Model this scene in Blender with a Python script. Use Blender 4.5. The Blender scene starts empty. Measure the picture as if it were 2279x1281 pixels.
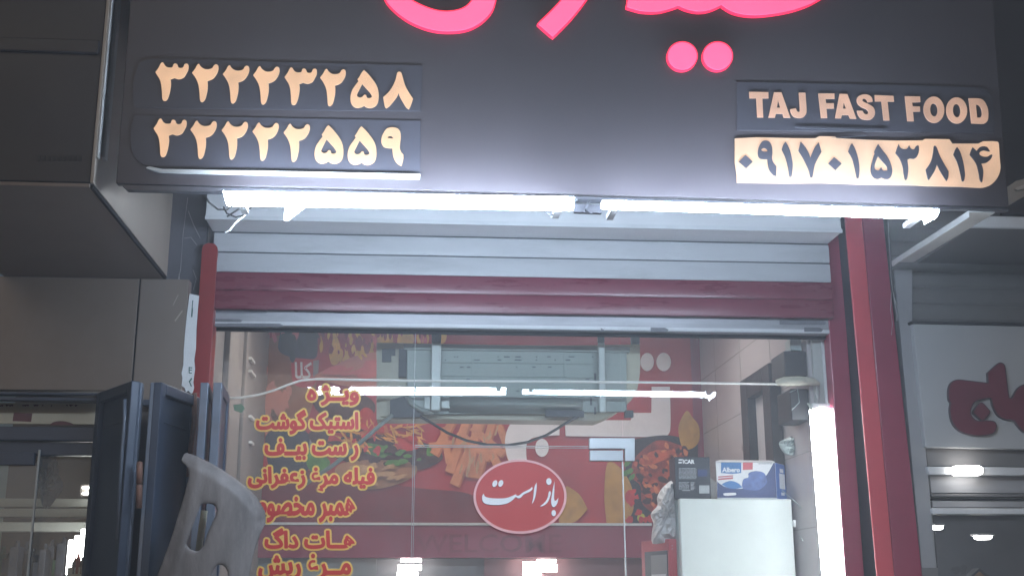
import bpy, bmesh, math, random
from math import radians, sin, cos, tan, pi, atan
from mathutils import Vector, Matrix
from mathutils.geometry import tessellate_polygon
random.seed(7)
sc = bpy.context.scene
col = sc.collection

# ------------------------------------------------------------------ camera, world, sun, exposure
IW, IH = 2279.0, 1281.0
F, PITCH, YAW, ROLL = 2650.0, 0.2508, 0.077, -0.002
CAM = Vector((0.0, -5.5, 1.5))
fw = Vector((sin(YAW)*cos(PITCH), cos(YAW)*cos(PITCH), sin(PITCH)))
rt = Vector((cos(YAW), -sin(YAW), 0.0))
up = rt.cross(fw)
rt, up = rt*cos(ROLL)+up*sin(ROLL), up*cos(ROLL)-rt*sin(ROLL)
cd = bpy.data.cameras.new('camera'); cam = bpy.data.objects.new('camera', cd); col.objects.link(cam)
cd.sensor_width = 36.0; cd.lens = 36.0*F/IW; cd.clip_start = 0.05; cd.clip_end = 500
m = Matrix((rt, up, -fw)).transposed().to_4x4(); m.translation = CAM
cam.matrix_world = m
sc.camera = cam

w = bpy.data.worlds.new('World'); sc.world = w; w.use_nodes = True
nt = w.node_tree; bg = nt.nodes['Background']
sky = nt.nodes.new('ShaderNodeTexSky'); sky.sky_type = 'NISHITA'; sky.sun_disc = False
SUN_EL, SUN_ROT = 14.0, 200.0
sky.sun_elevation = radians(SUN_EL); sky.sun_rotation = radians(SUN_ROT)
nt.links.new(sky.outputs[0], bg.inputs[0]); bg.inputs[1].default_value = 0.02
sl = bpy.data.lights.new('sun', 'SUN'); sl.energy = 0.5; sl.angle = radians(40); sl.color = (1, .84, .70)
so = bpy.data.objects.new('sun', sl); col.objects.link(so)
so.rotation_euler = (radians(62), 0, radians(-20))
vs = sc.view_settings; vs.view_transform = 'Standard'; vs.look = 'None'; vs.exposure = 0.0; vs.gamma = 1.0
vs.use_curve_mapping = False
sc.cycles.use_denoising = True
sc.cycles.max_bounces = 8; sc.cycles.transparent_max_bounces = 16; sc.cycles.diffuse_bounces = 5
sc.cycles.sample_clamp_indirect = 6.0

HAZE = 0.017
sc.cycles.volume_bounces = 0
# ------------------------------------------------------------------ picture <-> place
def ray(px, py):
    return fw + rt*((px-IW/2)/F) - up*((py-IH/2)/F)
def P(px, py, Y):
    d = ray(px, py); return CAM + d*((Y-CAM.y)/d.y)
def PZ(px, py, Z):
    d = ray(px, py); return CAM + d*((Z-CAM.z)/d.z)
TILT, ZPIV = tan(radians(-2.0)), 2.68
def PG(px, py, off=0.):
    d = ray(px, py); t = (off+(ZPIV-CAM.z)*TILT-CAM.y)/(d.y+d.z*TILT); return CAM+d*t
def YGZ(z): return (ZPIV-z)*TILT
def PX(px, py, X):
    d = ray(px, py); return CAM + d*((X-CAM.x)/d.x)

# ------------------------------------------------------------------ materials
def lin(c):
    return tuple((x/12.92 if x <= .04045 else ((x+.055)/1.055)**2.4) for x in [v/255. for v in c])
def M(name, c, rough=.5, metal=0., var=.18, scale=6., bump=0., stretch=(1, 1, 1), dirt=0., dirtcol=(.05, .045, .04), spec=.5, dscale=2.5):
    m = bpy.data.materials.new(name); m.use_nodes = True
    n, l = m.node_tree.nodes, m.node_tree.links
    b = n['Principled BSDF']; b.inputs['Roughness'].default_value = rough; b.inputs['Metallic'].default_value = metal
    b.inputs['Specular IOR Level'].default_value = spec
    tc = n.new('ShaderNodeTexCoord'); mp = n.new('ShaderNodeMapping'); mp.inputs['Scale'].default_value = stretch
    l.new(tc.outputs['Object'], mp.inputs[0])
    nz = n.new('ShaderNodeTexNoise'); nz.inputs['Scale'].default_value = scale; nz.inputs['Detail'].default_value = 7
    nz.inputs['Roughness'].default_value = .62
    l.new(mp.outputs[0], nz.inputs['Vector'])
    cr = n.new('ShaderNodeValToRGB')
    cr.color_ramp.elements[0].position = .3; cr.color_ramp.elements[1].position = .7
    cr.color_ramp.elements[0].color = tuple(max(0, x*(1-var)) for x in c)+(1,)
    cr.color_ramp.elements[1].color = tuple(min(1, x*(1+var)) for x in c)+(1,)
    l.new(nz.outputs[0], cr.inputs[0])
    out = cr.outputs[0]
    if dirt > 0:
        n2 = n.new('ShaderNodeTexNoise'); n2.inputs['Scale'].default_value = dscale; n2.inputs['Detail'].default_value = 9
        n2.inputs['Roughness'].default_value = .75
        l.new(mp.outputs[0], n2.inputs['Vector'])
        r2 = n.new('ShaderNodeValToRGB'); r2.color_ramp.elements[0].position = .5; r2.color_ramp.elements[1].position = .72
        r2.color_ramp.elements[0].color = (0, 0, 0, 1); r2.color_ramp.elements[1].color = (dirt,)*3+(1,)
        l.new(n2.outputs[0], r2.inputs[0])
        mx = n.new('ShaderNodeMix'); mx.data_type = 'RGBA'
        l.new(r2.outputs[0], mx.inputs[0]); l.new(out, mx.inputs[6]); mx.inputs[7].default_value = dirtcol+(1,)
        out = mx.outputs[2]
    l.new(out, b.inputs['Base Color'])
    mr = n.new('ShaderNodeMapRange'); mr.inputs[3].default_value = max(.03, rough-.1); mr.inputs[4].default_value = min(1, rough+.12)
    l.new(nz.outputs[0], mr.inputs[0]); l.new(mr.outputs[0], b.inputs['Roughness'])
    if bump > 0:
        bp = n.new('ShaderNodeBump'); bp.inputs['Strength'].default_value = bump; bp.inputs['Distance'].default_value = .01
        l.new(nz.outputs[0], bp.inputs['Height']); l.new(bp.outputs[0], b.inputs['Normal'])
    return m
def E(name, c, s, var=.0, scale=4., base=(.8, .8, .8)):
    m = bpy.data.materials.new(name); m.use_nodes = True
    n, l = m.node_tree.nodes, m.node_tree.links
    b = n['Principled BSDF']; b.inputs['Base Color'].default_value = base+(1,); b.inputs['Roughness'].default_value = .35
    b.inputs['Emission Strength'].default_value = s
    b.inputs['Emission Color'].default_value = c+(1,)
    if var:
        tc = n.new('ShaderNodeTexCoord')
        nz = n.new('ShaderNodeTexNoise'); nz.inputs['Scale'].default_value = scale; nz.inputs['Detail'].default_value = 3
        l.new(tc.outputs['Object'], nz.inputs['Vector'])
        mr = n.new('ShaderNodeMapRange'); mr.inputs[3].default_value = s*(1-var); mr.inputs[4].default_value = s*(1+var)
        mr.inputs[1].default_value = .3; mr.inputs[2].default_value = .7
        l.new(nz.outputs[0], mr.inputs[0]); l.new(mr.outputs[0], b.inputs['Emission Strength'])
    return m
def glass_mat(name, dust=.07, tint=(.95, .98, .97), dscale=3.):
    m = bpy.data.materials.new(name); m.use_nodes = True
    n, l = m.node_tree.nodes, m.node_tree.links
    for x in list(n): n.remove(x)
    o = n.new('ShaderNodeOutputMaterial'); tr = n.new('ShaderNodeBsdfTransparent'); tr.inputs[0].default_value = tint+(1,)
    gl = n.new('ShaderNodeBsdfGlossy'); gl.inputs['Roughness'].default_value = .015; gl.inputs[0].default_value = (1, 1, 1, 1)
    fr = n.new('ShaderNodeFresnel'); fr.inputs[0].default_value = 1.52
    mul = n.new('ShaderNodeMath'); mul.operation = 'MULTIPLY'; mul.inputs[1].default_value = .9
    l.new(fr.outputs[0], mul.inputs[0])
    m1 = n.new('ShaderNodeMixShader'); l.new(mul.outputs[0], m1.inputs[0]); l.new(tr.outputs[0], m1.inputs[1]); l.new(gl.outputs[0], m1.inputs[2])
    df = n.new('ShaderNodeBsdfDiffuse'); df.inputs[0].default_value = (.75, .72, .72, 1)
    tc = n.new('ShaderNodeTexCoord'); nz = n.new('ShaderNodeTexNoise'); nz.inputs['Scale'].default_value = dscale; nz.inputs['Detail'].default_value = 8
    nz.inputs['Roughness'].default_value = .7
    l.new(tc.outputs['Object'], nz.inputs['Vector'])
    mr = n.new('ShaderNodeMapRange'); mr.inputs[1].default_value = .3; mr.inputs[2].default_value = .75
    mr.inputs[3].default_value = dust*.55; mr.inputs[4].default_value = dust*1.6
    l.new(nz.outputs[0], mr.inputs[0])
    m2 = n.new('ShaderNodeMixShader'); l.new(mr.outputs[0], m2.inputs[0]); l.new(m1.outputs[0], m2.inputs[1]); l.new(df.outputs[0], m2.inputs[2])
    l.new(m2.outputs[0], o.inputs[0])
    return m

MT = dict(
 sign=M('charcoal_sign_panel', (.046, .039, .044), .48, 0, .12, 3, dirt=.15, dirtcol=(.075, .07, .075)),
 plate=M('dark_blue_acrylic', (.040, .039, .050), .48, 0, .12, 4, dirt=.12, dirtcol=(.06, .06, .07)),
 signedge=M('dark_metal_edge', (.06, .06, .07), .4, .3),
 whitemetal=M('white_painted_metal', (.66, .66, .67), .42, 0, .06, 5, dirt=.25, dirtcol=(.3, .29, .28), stretch=(1, 4, 4)),
 slat=M('grey_shutter_slats', (.43, .435, .45), .42, .0, .07, 3, dirt=.3, dirtcol=(.22, .22, .22), stretch=(1, 5, 5)),
 redslat=M('maroon_painted_slats', (.17, .03, .05), .28, 0, .12, 4, stretch=(1, 6, 6), dirt=.15, dirtcol=(.12, .05, .06)),
 rail=M('worn_aluminium', (.36, .36, .38), .38, .25, .12, 4, stretch=(1, 5, 8), dirt=.5, dirtcol=(.17, .17, .18)),
 gasket=M('black_rubber', (.012, .012, .014), .7),
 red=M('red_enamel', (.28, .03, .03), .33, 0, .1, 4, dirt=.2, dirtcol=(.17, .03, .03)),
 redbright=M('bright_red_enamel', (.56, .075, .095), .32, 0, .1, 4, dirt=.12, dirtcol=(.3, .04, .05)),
 maroon=M('maroon_enamel', (.27, .04, .075), .32, 0, .1, 4, dirt=.15, dirtcol=(.12, .02, .03)),
 black=M('black_paint', (.012, .013, .02), .6),
 darkwall=M('dark_grey_plaster', (.12, .12, .14), .8, 0, .3, 5, bump=.3, dirt=.4, dirtcol=(.05, .05, .06)),
 greypanel=M('grey_composite_panel', (.172, .132, .106), .5, 0, .16, 2.5, dirt=.25, dirtcol=(.20, .17, .15)),
 greypanel2=M('grey_composite_panel_pale', (.205, .164, .138), .5, 0, .16, 2.5, dirt=.3, dirtcol=(.14, .13, .13)),
 soffit=M('grey_soffit_panel', (.25, .20, .17), .6, 0, .14, 2.5, dirt=.35, dirtcol=(.15, .14, .14)),
 boxside=M('pale_grey_side_panel', (.38, .32, .265), .55, 0, .1, 3, stretch=(1, 1, .4), dirt=.3, dirtcol=(.26, .23, .21)),
 boxfront=M('black_sign_face', (.022, .019, .022), .5, 0, .12, 3),
 whitepaint=M('old_white_paint', (.72, .73, .74), .6, 0, .06, 12, dirt=.35, dirtcol=(.42, .4, .38), dscale=9),
 blue=M('blue_grey_steel', (.045, .060, .092), .42, .1, .25, 5, dirt=.3, dirtcol=(.03, .035, .05), stretch=(1, 1, .5)),
 blueedge=M('worn_blue_steel_edge', (.12, .145, .19), .4, .15, .2, 8, dirt=.4, dirtcol=(.2, .17, .16)),
 rust=M('rusty_hinge', (.17, .085, .06), .7, .1, .3, 30),
 cream=M('cream_board', (.50, .45, .34), .7, 0, .1, 5, dirt=.4, dirtcol=(.3, .24, .17)),
 brown=M('brown_patch', (.13, .05, .05), .6),
 beige=M('beige_interior_wall', (.24, .21, .195), .65, 0, .08, 4, dirt=.3, dirtcol=(.22, .19, .17)),
 ceil=M('white_ceiling', (.62, .62, .62), .8),
 floor=M('floor_tile', (.35, .34, .33), .35, 0, .1, 4),
 ground=M('asphalt', (.12, .12, .122), .85, 0, .3, 30, bump=.4),
 pave=M('pavement_tile', (.42, .41, .40), .75, 0, .2, 10, bump=.2),
 plastic=M('scuffed_grey_plastic', (.150, .133, .128), .6, 0, .32, 7, bump=.35, stretch=(2, 2, .5), dirt=.65, dirtcol=(.25, .225, .215), dscale=8),
 acgrey=M('dusty_galvanised_plate', (.20, .235, .22), .45, .2, .14, 6, dirt=.45, dirtcol=(.16, .17, .15), dscale=6),
 acpale=M('pale_strap_metal', (.33, .36, .35), .4, .2, .1, 6, dirt=.25, dirtcol=(.3, .3, .28)),
 accream=M('yellowed_plastic_case', (.36, .345, .265), .5, 0, .1, 5, dirt=.35, dirtcol=(.28, .26, .18), dscale=7),
 acdark=M('dark_recess', (.05, .06, .07), .7),
 steel=M('brushed_steel', (.50, .53, .55), .34, .6, .05, 6),
 fridge=M('white_fridge_enamel', (.70, .74, .72), .3, 0, .03, 2),
 fridgegrey=M('grey_fridge_side', (.36, .42, .42), .4, 0, .06, 3),
 cable=M('black_cable', (.02, .018, .018), .5),
 whitecable=M('white_cable', (.75, .74, .72), .5, 0, .05),
 tape=M('yellowed_tape', (.52, .49, .40), .5, 0, .15, 30),
 bag=M('white_plastic_bag', (.70, .68, .69), .35, 0, .08, 9, bump=.5),
 speaker=M('black_speaker_case', (.012, .013, .017), .6),
 frameblk=M('black_wood_frame', (.014, .014, .016), .5),
 scrap=M('translucent_tape_scrap', (.38, .38, .36), .4),
 yellow=M('yellow_vinyl', (.86, .56, .13), .45, 0, .05),
 redvinyl=M('red_vinyl', (.62, .040, .030), .45, 0, .05),
 ovalred=M('red_acrylic_disc', (.55, .10, .095), .3, 0, .03),
 ovalrim=M('pale_pink_rim', (.80, .45, .44), .4, 0, .03),
 whiteink=M('white_ink', (.82, .82, .82), .4, 0, .03),
 ink=M('dark_ink', (.03, .035, .05), .5),
 greenink=M('green_ink', (.03, .12, .10), .6),
 greentape=M('green_tape', (.02, .15, .08), .5),
 shop2white=M('white_sign_board', (.37, .375, .38), .5, 0, .05, 3, dirt=.15, dirtcol=(.45, .45, .46)),
 shop2maroon=M('maroon_letter', (.13, .016, .032), .45, 0, .1),
 shop2edge=M('dark_letter_outline', (.06, .04, .05), .5),
 shop2wall=M('grey_ribbed_cladding', (.15, .145, .145), .6, 0, .1, 4, dirt=.25, dirtcol=(.09, .09, .09)),
 shop2grey=M('mid_grey_cladding', (.28, .28, .29), .55, 0, .08, 4),
 palebar=M('pale_metal_bar', (.58, .59, .60), .45, 0, .08, 6, dirt=.3, dirtcol=(.36, .36, .36)),
 dullbar=M('dull_grey_metal_bracket', (.42, .42, .41), .5, 0, .12, 6, dirt=.4, dirtcol=(.24, .23, .22)),
 navy=M('dark_blue_glass_back', (.035, .045, .065), .3),
 tile=M('pinkish_wall_tile', (.44, .40, .41), .3, 0, .06, 3, dirt=.15, dirtcol=(.36, .32, .32)),
 joint=M('tile_joint', (.33, .30, .30), .7),
 glassedge=M('polished_glass_edge', (.36, .38, .38), .3),
 glass=glass_mat('shop_glass', .10),
 glass2=glass_mat('dusty_old_glass', .14, (.86, .93, .91), 5.),
 lamp=E('led_tube_white', (.66, .81, 1.0), 135.0),
 lamp_in=E('interior_led_white', (.93, .97, 1.0), 75.0),
 fill_glow=E('fill_panel_white', (1.0, .96, .92), 16.0),  # glow of the added ceiling fill panels
 lamp_small=E('small_glow_white', (1.0, .98, .95), 18.0),
 cream_e=E('cream_backlit_acrylic', (.93, .56, .33), .78, .22, 6, base=(.2, .13, .08)),
 creamb_e=E('cream_backlit_board', (.92, .58, .37),   .74, .24, 5, base=(.2, .14, .1)),
 taj_e=E('dim_backlit_acrylic', (.80, .48, .33), .60, .28, 7, base=(.2, .13, .1)),
 pink_e=E('pink_backlit_acrylic', (1.0, .155, .37), .98, .05, 4, base=(.4, .05, .1)),
 pinkside=E('red_letter_return', (.8, .01, .05), 2.0, base=(.2, .01, .03)),
)

# ------------------------------------------------------------------ mesh helpers
class MB:
    def __init__(s): s.v = []; s.f = []
    def add(s, vs, fs):
        o = len(s.v); s.v += [tuple(x) for x in vs]; s.f += [tuple(i+o for i in f) for f in fs]
    def box(s, a, b):
        x0, x1 = sorted((a[0], b[0])); y0, y1 = sorted((a[1], b[1])); z0, z1 = sorted((a[2], b[2]))
        s.add([(x0,y0,z0),(x1,y0,z0),(x1,y1,z0),(x0,y1,z0),(x0,y0,z1),(x1,y0,z1),(x1,y1,z1),(x0,y1,z1)],
              [(0,3,2,1),(4,5,6,7),(0,1,5,4),(1,2,6,5),(2,3,7,6),(3,0,4,7)])
    def prism(s, loops, depth):
        """loops: list of world-space loops (first outer, rest holes) in a plane of constant Y; extruded by depth along +Y"""
        tri = tessellate_polygon([[Vector((p.x, p.z, 0)) for p in lp] for lp in loops])
        flat = [p for lp in loops for p in lp]; n = len(flat)
        vs = [tuple(p) for p in flat] + [(p.x, p.y+depth, p.z) for p in flat]
        fs = []
        for t in tri:
            a, b, c = [flat[i] for i in t]
            if ((b.x-a.x)*(c.z-a.z)-(b.z-a.z)*(c.x-a.x)) < 0: t = (t[0], t[2], t[1])
            fs.append(tuple(t)); fs.append((t[2]+n, t[1]+n, t[0]+n))
        o = 0
        for k, lp in enumerate(loops):
            L = len(lp)
            ar = sum(lp[i].x*lp[(i+1) % L].z-lp[(i+1) % L].x*lp[i].z for i in range(L))
            ccw = (ar > 0) == (k == 0)
            for i in range(L):
                j = (i+1) % L
                q = (o+i, o+i+n, o+j+n, o+j)
                fs.append(q if ccw else q[::-1])
            o += L
        s.add(vs, fs)
    def tube(s, pts, r, seg=8, closed=False):
        pts = [Vector(p) for p in pts]; rings = []
        n = len(pts)
        for i, p in enumerate(pts):
            t = (pts[min(i+1, n-1)]-pts[max(i-1, 0)]).normalized()
            a = t.cross(Vector((0, 0, 1)));
            if a.length < .05: a = t.cross(Vector((1, 0, 0)))
            a.normalize(); b = t.cross(a)
            rr = r[i] if isinstance(r, (list, tuple)) else r
            rings.append([p+(a*cos(2*pi*k/seg)+b*sin(2*pi*k/seg))*rr for k in range(seg)])
        vs = [v for R in rings for v in R]; fs = []
        for i in range(n-1):
            for k in range(seg):
                k2 = (k+1) % seg
                fs.append((i*seg+k, (i+1)*seg+k, (i+1)*seg+k2, i*seg+k2))
        fs.append(tuple(range(seg))); fs.append(tuple((n-1)*seg+k for k in reversed(range(seg))))
        s.add(vs, fs)
    def hexa(s, q0, q1):
        """two quads (front, back) of four points each"""
        s.add(list(q0)+list(q1), [(0,1,2,3),(7,6,5,4),(0,4,5,1),(1,5,6,2),(2,6,7,3),(3,7,4,0)])
    def build(s, name, mat, parent=None, bevel=0., smooth=False):
        me = bpy.data.meshes.new(name); me.from_pydata(s.v, [], s.f); me.update()
        bm = bmesh.new(); bm.from_mesh(me); bmesh.ops.recalc_face_normals(bm, faces=bm.faces); bm.to_mesh(me); bm.free()
        o = bpy.data.objects.new(name, me); col.objects.link(o)
        me.materials.append(MT[mat] if isinstance(mat, str) else mat)
        if smooth:
            for p in me.polygons: p.use_smooth = True
        if parent is not None:
            o.parent = parent; 
            q = parent; off = Vector((0, 0, 0))
            while q is not None: off += q.location; q = q.parent
            o.location = -off
        if bevel:
            bv = o.modifiers.new('bevel', 'BEVEL'); bv.width = bevel; bv.segments = 2; bv.limit_method = 'ANGLE'; bv.angle_limit = radians(40)
        return o
def tag(o, label, cat, group=None, kind=None):
    if label: o['label'] = label
    if cat: o['category'] = cat
    if group: o['group'] = group
    if kind: o['kind'] = kind
    return o
def thing(name, label, cat, loc, group=None):
    o = bpy.data.objects.new(name, None); col.objects.link(o); o.location = loc; o.empty_display_size = .1
    return tag(o, label, cat, group)
def spline(pts, n=5):
    """closed outline; points with a third entry are sharp corners"""
    out = []; L = len(pts)
    for i in range(L):
        p0, p1, p2, p3 = [pts[(i+k-1) % L] for k in range(4)]
        c1, c2 = len(p1) > 2, len(p2) > 2
        m1 = (0, 0) if c1 else ((p2[0]-p0[0])*.5, (p2[1]-p0[1])*.5)
        m2 = (0, 0) if c2 else ((p3[0]-p1[0])*.5, (p3[1]-p1[1])*.5)
        if c1: m1 = ((p2[0]-p1[0])*.6, (p2[1]-p1[1])*.6)
        if c2: m2 = ((p2[0]-p1[0])*.6, (p2[1]-p1[1])*.6)
        d = math.hypot(p2[0]-p1[0], p2[1]-p1[1])
        for mm in (0, 1):
            v = (m1, m2)[mm]; ln = math.hypot(*v)
            if ln > d*1.2:
                v = (v[0]*d*1.2/ln, v[1]*d*1.2/ln)
                if mm == 0: m1 = v
                else: m2 = v
        for k in range(n):
            t = k/n; h1 = 2*t**3-3*t*t+1; h2 = t**3-2*t*t+t; h3 = -2*t**3+3*t*t; h4 = t**3-t*t
            out.append((h1*p1[0]+h2*m1[0]+h3*p2[0]+h4*m2[0], h1*p1[1]+h2*m1[1]+h3*p2[1]+h4*m2[1]))
    return out
tr_off = [0.]
def W(pts, Y, tr=None):
    if tr: pts = [tr(p) for p in pts]
    if Y == 'glass': return [PG(p[0], p[1], tr_off[0]) for p in pts]
    return [P(p[0], p[1], Y) for p in pts]
def ell(cx, cy, rx, ry, n=48, a0=0.):
    return [(cx+rx*cos(2*pi*k/n)*cos(a0)-ry*sin(2*pi*k/n)*sin(a0), cy+rx*cos(2*pi*k/n)*sin(a0)+ry*sin(2*pi*k/n)*cos(a0)) for k in range(n)]
def crop(ox, oy, s): return lambda p: (ox+p[0]/s, oy+p[1]/s)
def quadpoly(pts, Y, depth, name, mat, parent, bevel=0.):
    mb = MB(); mb.prism([W(pts, Y)], depth); return mb.build(name, mat, parent, bevel)
def rectpx(x0, y0, x1, y1, Y):
    """upright rectangle through two picture corners: returns x0,x1,z0,z1 in the place"""
    a, b = P(x0, y0, Y), P(x1, y1, Y); return min(a.x, b.x), max(a.x, b.x), min(a.z, b.z), max(a.z, b.z)
def boxpx(mb, x0, y0, x1, y1, Y, depth):
    a = rectpx(x0, y0, x1, y1, Y); mb.box((a[0], Y, a[2]), (a[1], Y+depth, a[3]))

def grow(pts, k):
    n = len(pts); res = []
    ar = sum(pts[i][0]*pts[(i+1) % n][1]-pts[(i+1) % n][0]*pts[i][1] for i in range(n)); sg_ = 1 if ar > 0 else -1
    for i in range(n):
        a, b = pts[i-1], pts[(i+1) % n]; dx, dy = b[0]-a[0], b[1]-a[1]; L = math.hypot(dx, dy) or 1
        res.append((pts[i][0]+sg_*dy/L*k, pts[i][1]-sg_*dx/L*k))
    return res
# Persian shaping: isolated, final, initial, medial forms in the built-in font
FORMS = {'ا': (0xfe8d, 0xfe8e), 'ب': (0xfe8f, 0xfe90, 0xfe91, 0xfe92), 'ت': (0xfe95, 0xfe96, 0xfe97, 0xfe98), 'خ': (0xfea5, 0xfea6, 0xfea7, 0xfea8),
 'د': (0xfea9, 0xfeaa), 'ر': (0xfead, 0xfeae), 'ز': (0xfeaf, 0xfeb0), 'ژ': (0xfb8a, 0xfb8b), 'س': (0xfeb1, 0xfeb2, 0xfeb3, 0xfeb4), 'ش': (0xfeb5, 0xfeb6, 0xfeb7, 0xfeb8),
 'ص': (0xfeb9, 0xfeba, 0xfebb, 0xfebc), 'ع': (0xfec9, 0xfeca, 0xfecb, 0xfecc), 'غ': (0xfecd, 0xfece, 0xfecf, 0xfed0), 'ف': (0xfed1, 0xfed2, 0xfed3, 0xfed4),
 'ک': (0xfb8e, 0xfb8f, 0xfb90, 0xfb91), 'گ': (0xfb92, 0xfb93, 0xfb94, 0xfb95), 'ل': (0xfedd, 0xfede, 0xfedf, 0xfee0), 'م': (0xfee1, 0xfee2, 0xfee3, 0xfee4),
 'ن': (0xfee5, 0xfee6, 0xfee7, 0xfee8), 'ه': (0xfee9, 0xfeea, 0xfeeb, 0xfeec), 'و': (0xfeed, 0xfeee), 'ی': (0xfbfc, 0xfbfd, 0xfbfe, 0xfbff), 'ـ': (0x640,)*4}
def shape(s):
    out = []
    for i, ch in enumerate(s):
        f = FORMS.get(ch)
        if not f: out.append(ch); continue
        pv = FORMS.get(s[i-1]) if i else None; nx = FORMS.get(s[i+1]) if i+1 < len(s) else None
        jp = bool(pv and len(pv) == 4); jn = bool(nx and len(f) == 4)
        k = (3 if jn else 1) if jp else (2 if jn else 0)
        out.append(chr(f[k]))
    return ''.join(reversed(out))
def text_mesh(s, offset=0.):
    c = bpy.data.curves.new('tmp', 'FONT'); c.body = s; c.size = 1; c.offset = offset; c.resolution_u = 2
    o = bpy.data.objects.new('tmp', c); col.objects.link(o)
    bpy.context.view_layer.update()
    me = o.evaluated_get(bpy.context.evaluated_depsgraph_get()).to_mesh()
    vs = [(v.co.x, v.co.y) for v in me.vertices]; fs = [tuple(p.vertices) for p in me.polygons]
    bpy.data.objects.remove(o); bpy.data.curves.remove(c)
    par = list(range(len(vs)))
    def fi(i):
        while par[i] != i: par[i] = par[par[i]]; i = par[i]
        return i
    for f in fs:
        for k in f[1:]: par[fi(k)] = fi(f[0])
    ids = {}
    lay = [ids.setdefault(fi(i), len(ids)) for i in range(len(vs))]
    return vs, fs, lay
def text_px(mb, s, x0, y0, x1, y1, Y, offset=0., slope=0., ref=None, step=.00025, shift=(0, 0)):
    """lay a line of lettering into the picture box x0..x1, y0..y1 on the plane Y"""
    vs, fs, lay = text_mesh(s, offset)
    rv = text_mesh(s, ref)[0] if ref is not None else vs
    ax, bx = min(v[0] for v in rv), max(v[0] for v in rv); ay, by = min(v[1] for v in rv), max(v[1] for v in rv)
    pts = []
    for v, k in zip(vs, lay):
        u = (v[0]-ax)/(bx-ax); t = (v[1]-ay)/(by-ay)
        px = x0+(x1-x0)*u; py = y1+(y0-y1)*t+slope*(px-x0); px += shift[0]; py += shift[1]
        pts.append(PG(px, py, Y[1]-(k % 4)*step) if isinstance(Y, tuple) else P(px, py, Y-(k % 4)*step))
    mb.add(pts, [f if True else f for f in fs])

# ================================================================== SETTING: ground
g = MB(); g.box((-60, -60, -.30), (60, 60, -.15)); tag(g.build('ground', 'ground'), 'dark asphalt street in front of the shops', None, kind='structure')
g = MB(); g.box((-12, -2.6, -.146), (12, 8, 0.0)); tag(g.build('pavement', 'pave'), 'raised tiled pavement in front of the shops', None, kind='structure')

# ================================================================== planes of the place
YS = -1.50            # face of the big sign
YG = 0.0              # shop glass
YB = 2.3              # back wall with the food poster
ZS = P(1200, 440, YS).z
# ---- shop building (interior shell)
XL = P(440, 1000, YG).x
XR = P(1824, 1000, YG).x
ZC = 3.25
sb = thing('fast_food_shop', 'lit fast food shop interior behind the glass, red trimmed walls and tiled right wall', 'shop', (0, .1, 0))
mb = MB(); mb.box((XL-.12, -.02, 0), (XL, YB, ZC)); mb.build('side_wall', 'beige', sb)
mb = MB(); mb.box((XR, .085, 0), (XR+.12, YB, ZC)); wr = mb.build('side_wall', 'tile', sb)
mb = MB(); mb.box((XL-.12, YB+1.6, 0), (XR+.12, YB+1.7, ZC)); mb.build('back_wall', 'ceil', sb)
mb = MB(); mb.box((XL-.12, .0, ZC), (XR+.12, YB+1.7, ZC+.08)); mb.build('ceiling', 'ceil', sb)
mb = MB(); mb.box((XL-.12, .0, .001), (XR+.12, YB+1.7, .02)); mb.build('floor', 'floor', sb)
for k, xx in enumerate((XL+.75, XR-.75)):  # unseen ceiling panels, added to brighten the food poster
    t = thing('added_fill_panel', '%s unseen fill panel added on the ceiling to brighten the food poster' % ('left', 'right')[k], 'lamp', (xx, 1.0, ZC), 'unseen fill panels added inside the fast food shop')
    mb = MB(); mb.box((xx-.3, .7, ZC-.03), (xx+.3, 1.3, ZC-.001)); mb.build('frame', 'whitemetal', t)
    mb = MB(); mb.box((xx-.28, .72, ZC-.036), (xx+.28, 1.28, ZC-.0305)); mb.build('diffuser', 'fill_glow', t)
# right-wall tile joints
mb = MB()
for k in range(1, 9):
    z = .36*k; mb.box((XR-.0015, .12, z), (XR+.0005, YB, z+.005))
for k in range(1, 4):
    mb.box((XR-.0018, .1+.6*k, .1), (XR+.0005, .1+.6*k+.005, ZC))
mb.build('tile_joint', 'joint', wr)
# left wall: shallow door jamb strips and pipe box on the beige wall
mb = MB(); mb.box((XL, .55, 0), (XL+.03, .75, ZC)); mb.box((XL, 1.2, 0), (XL+.02, 1.28, ZC)); mb.build('wall_ledge', 'beige', sb, .004)
# upper back wall behind the poster
ZBAND = P(1000, 1240, YB).z
mb = MB(); mb.box((XL, YB, ZBAND), (XR, YB+.1, ZC)); mb.build('back_wall', 'maroon', sb)

# ---- red band under the poster with white trim and faint WELCOME
band = thing('red_counter_hood', 'maroon hood band with a thin white trim under the food poster', 'hood', (0, YB-.05, ZBAND))
a = rectpx(560, 1167, 1452, 1240, YB-.05)
mb = MB(); mb.box((a[0], YB-.05, a[2]), (a[1], YB-.001, a[3])); mb.build('band', 'maroon', band)
mb = MB(); mb.box((a[0], YB-.06, a[3]+.0005), (a[1], YB-.002, a[3]+.016)); mb.build('trim', 'whitemetal', band)
MT['faintink'] = M('faint_dark_lettering', (.205, .029, .053), .4)
mb = MB(); text_px(mb, 'WELCOME', 925, 1187, 1250, 1229, YB-.0525, .012); mb.build('lettering', 'faintink', band)

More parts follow.
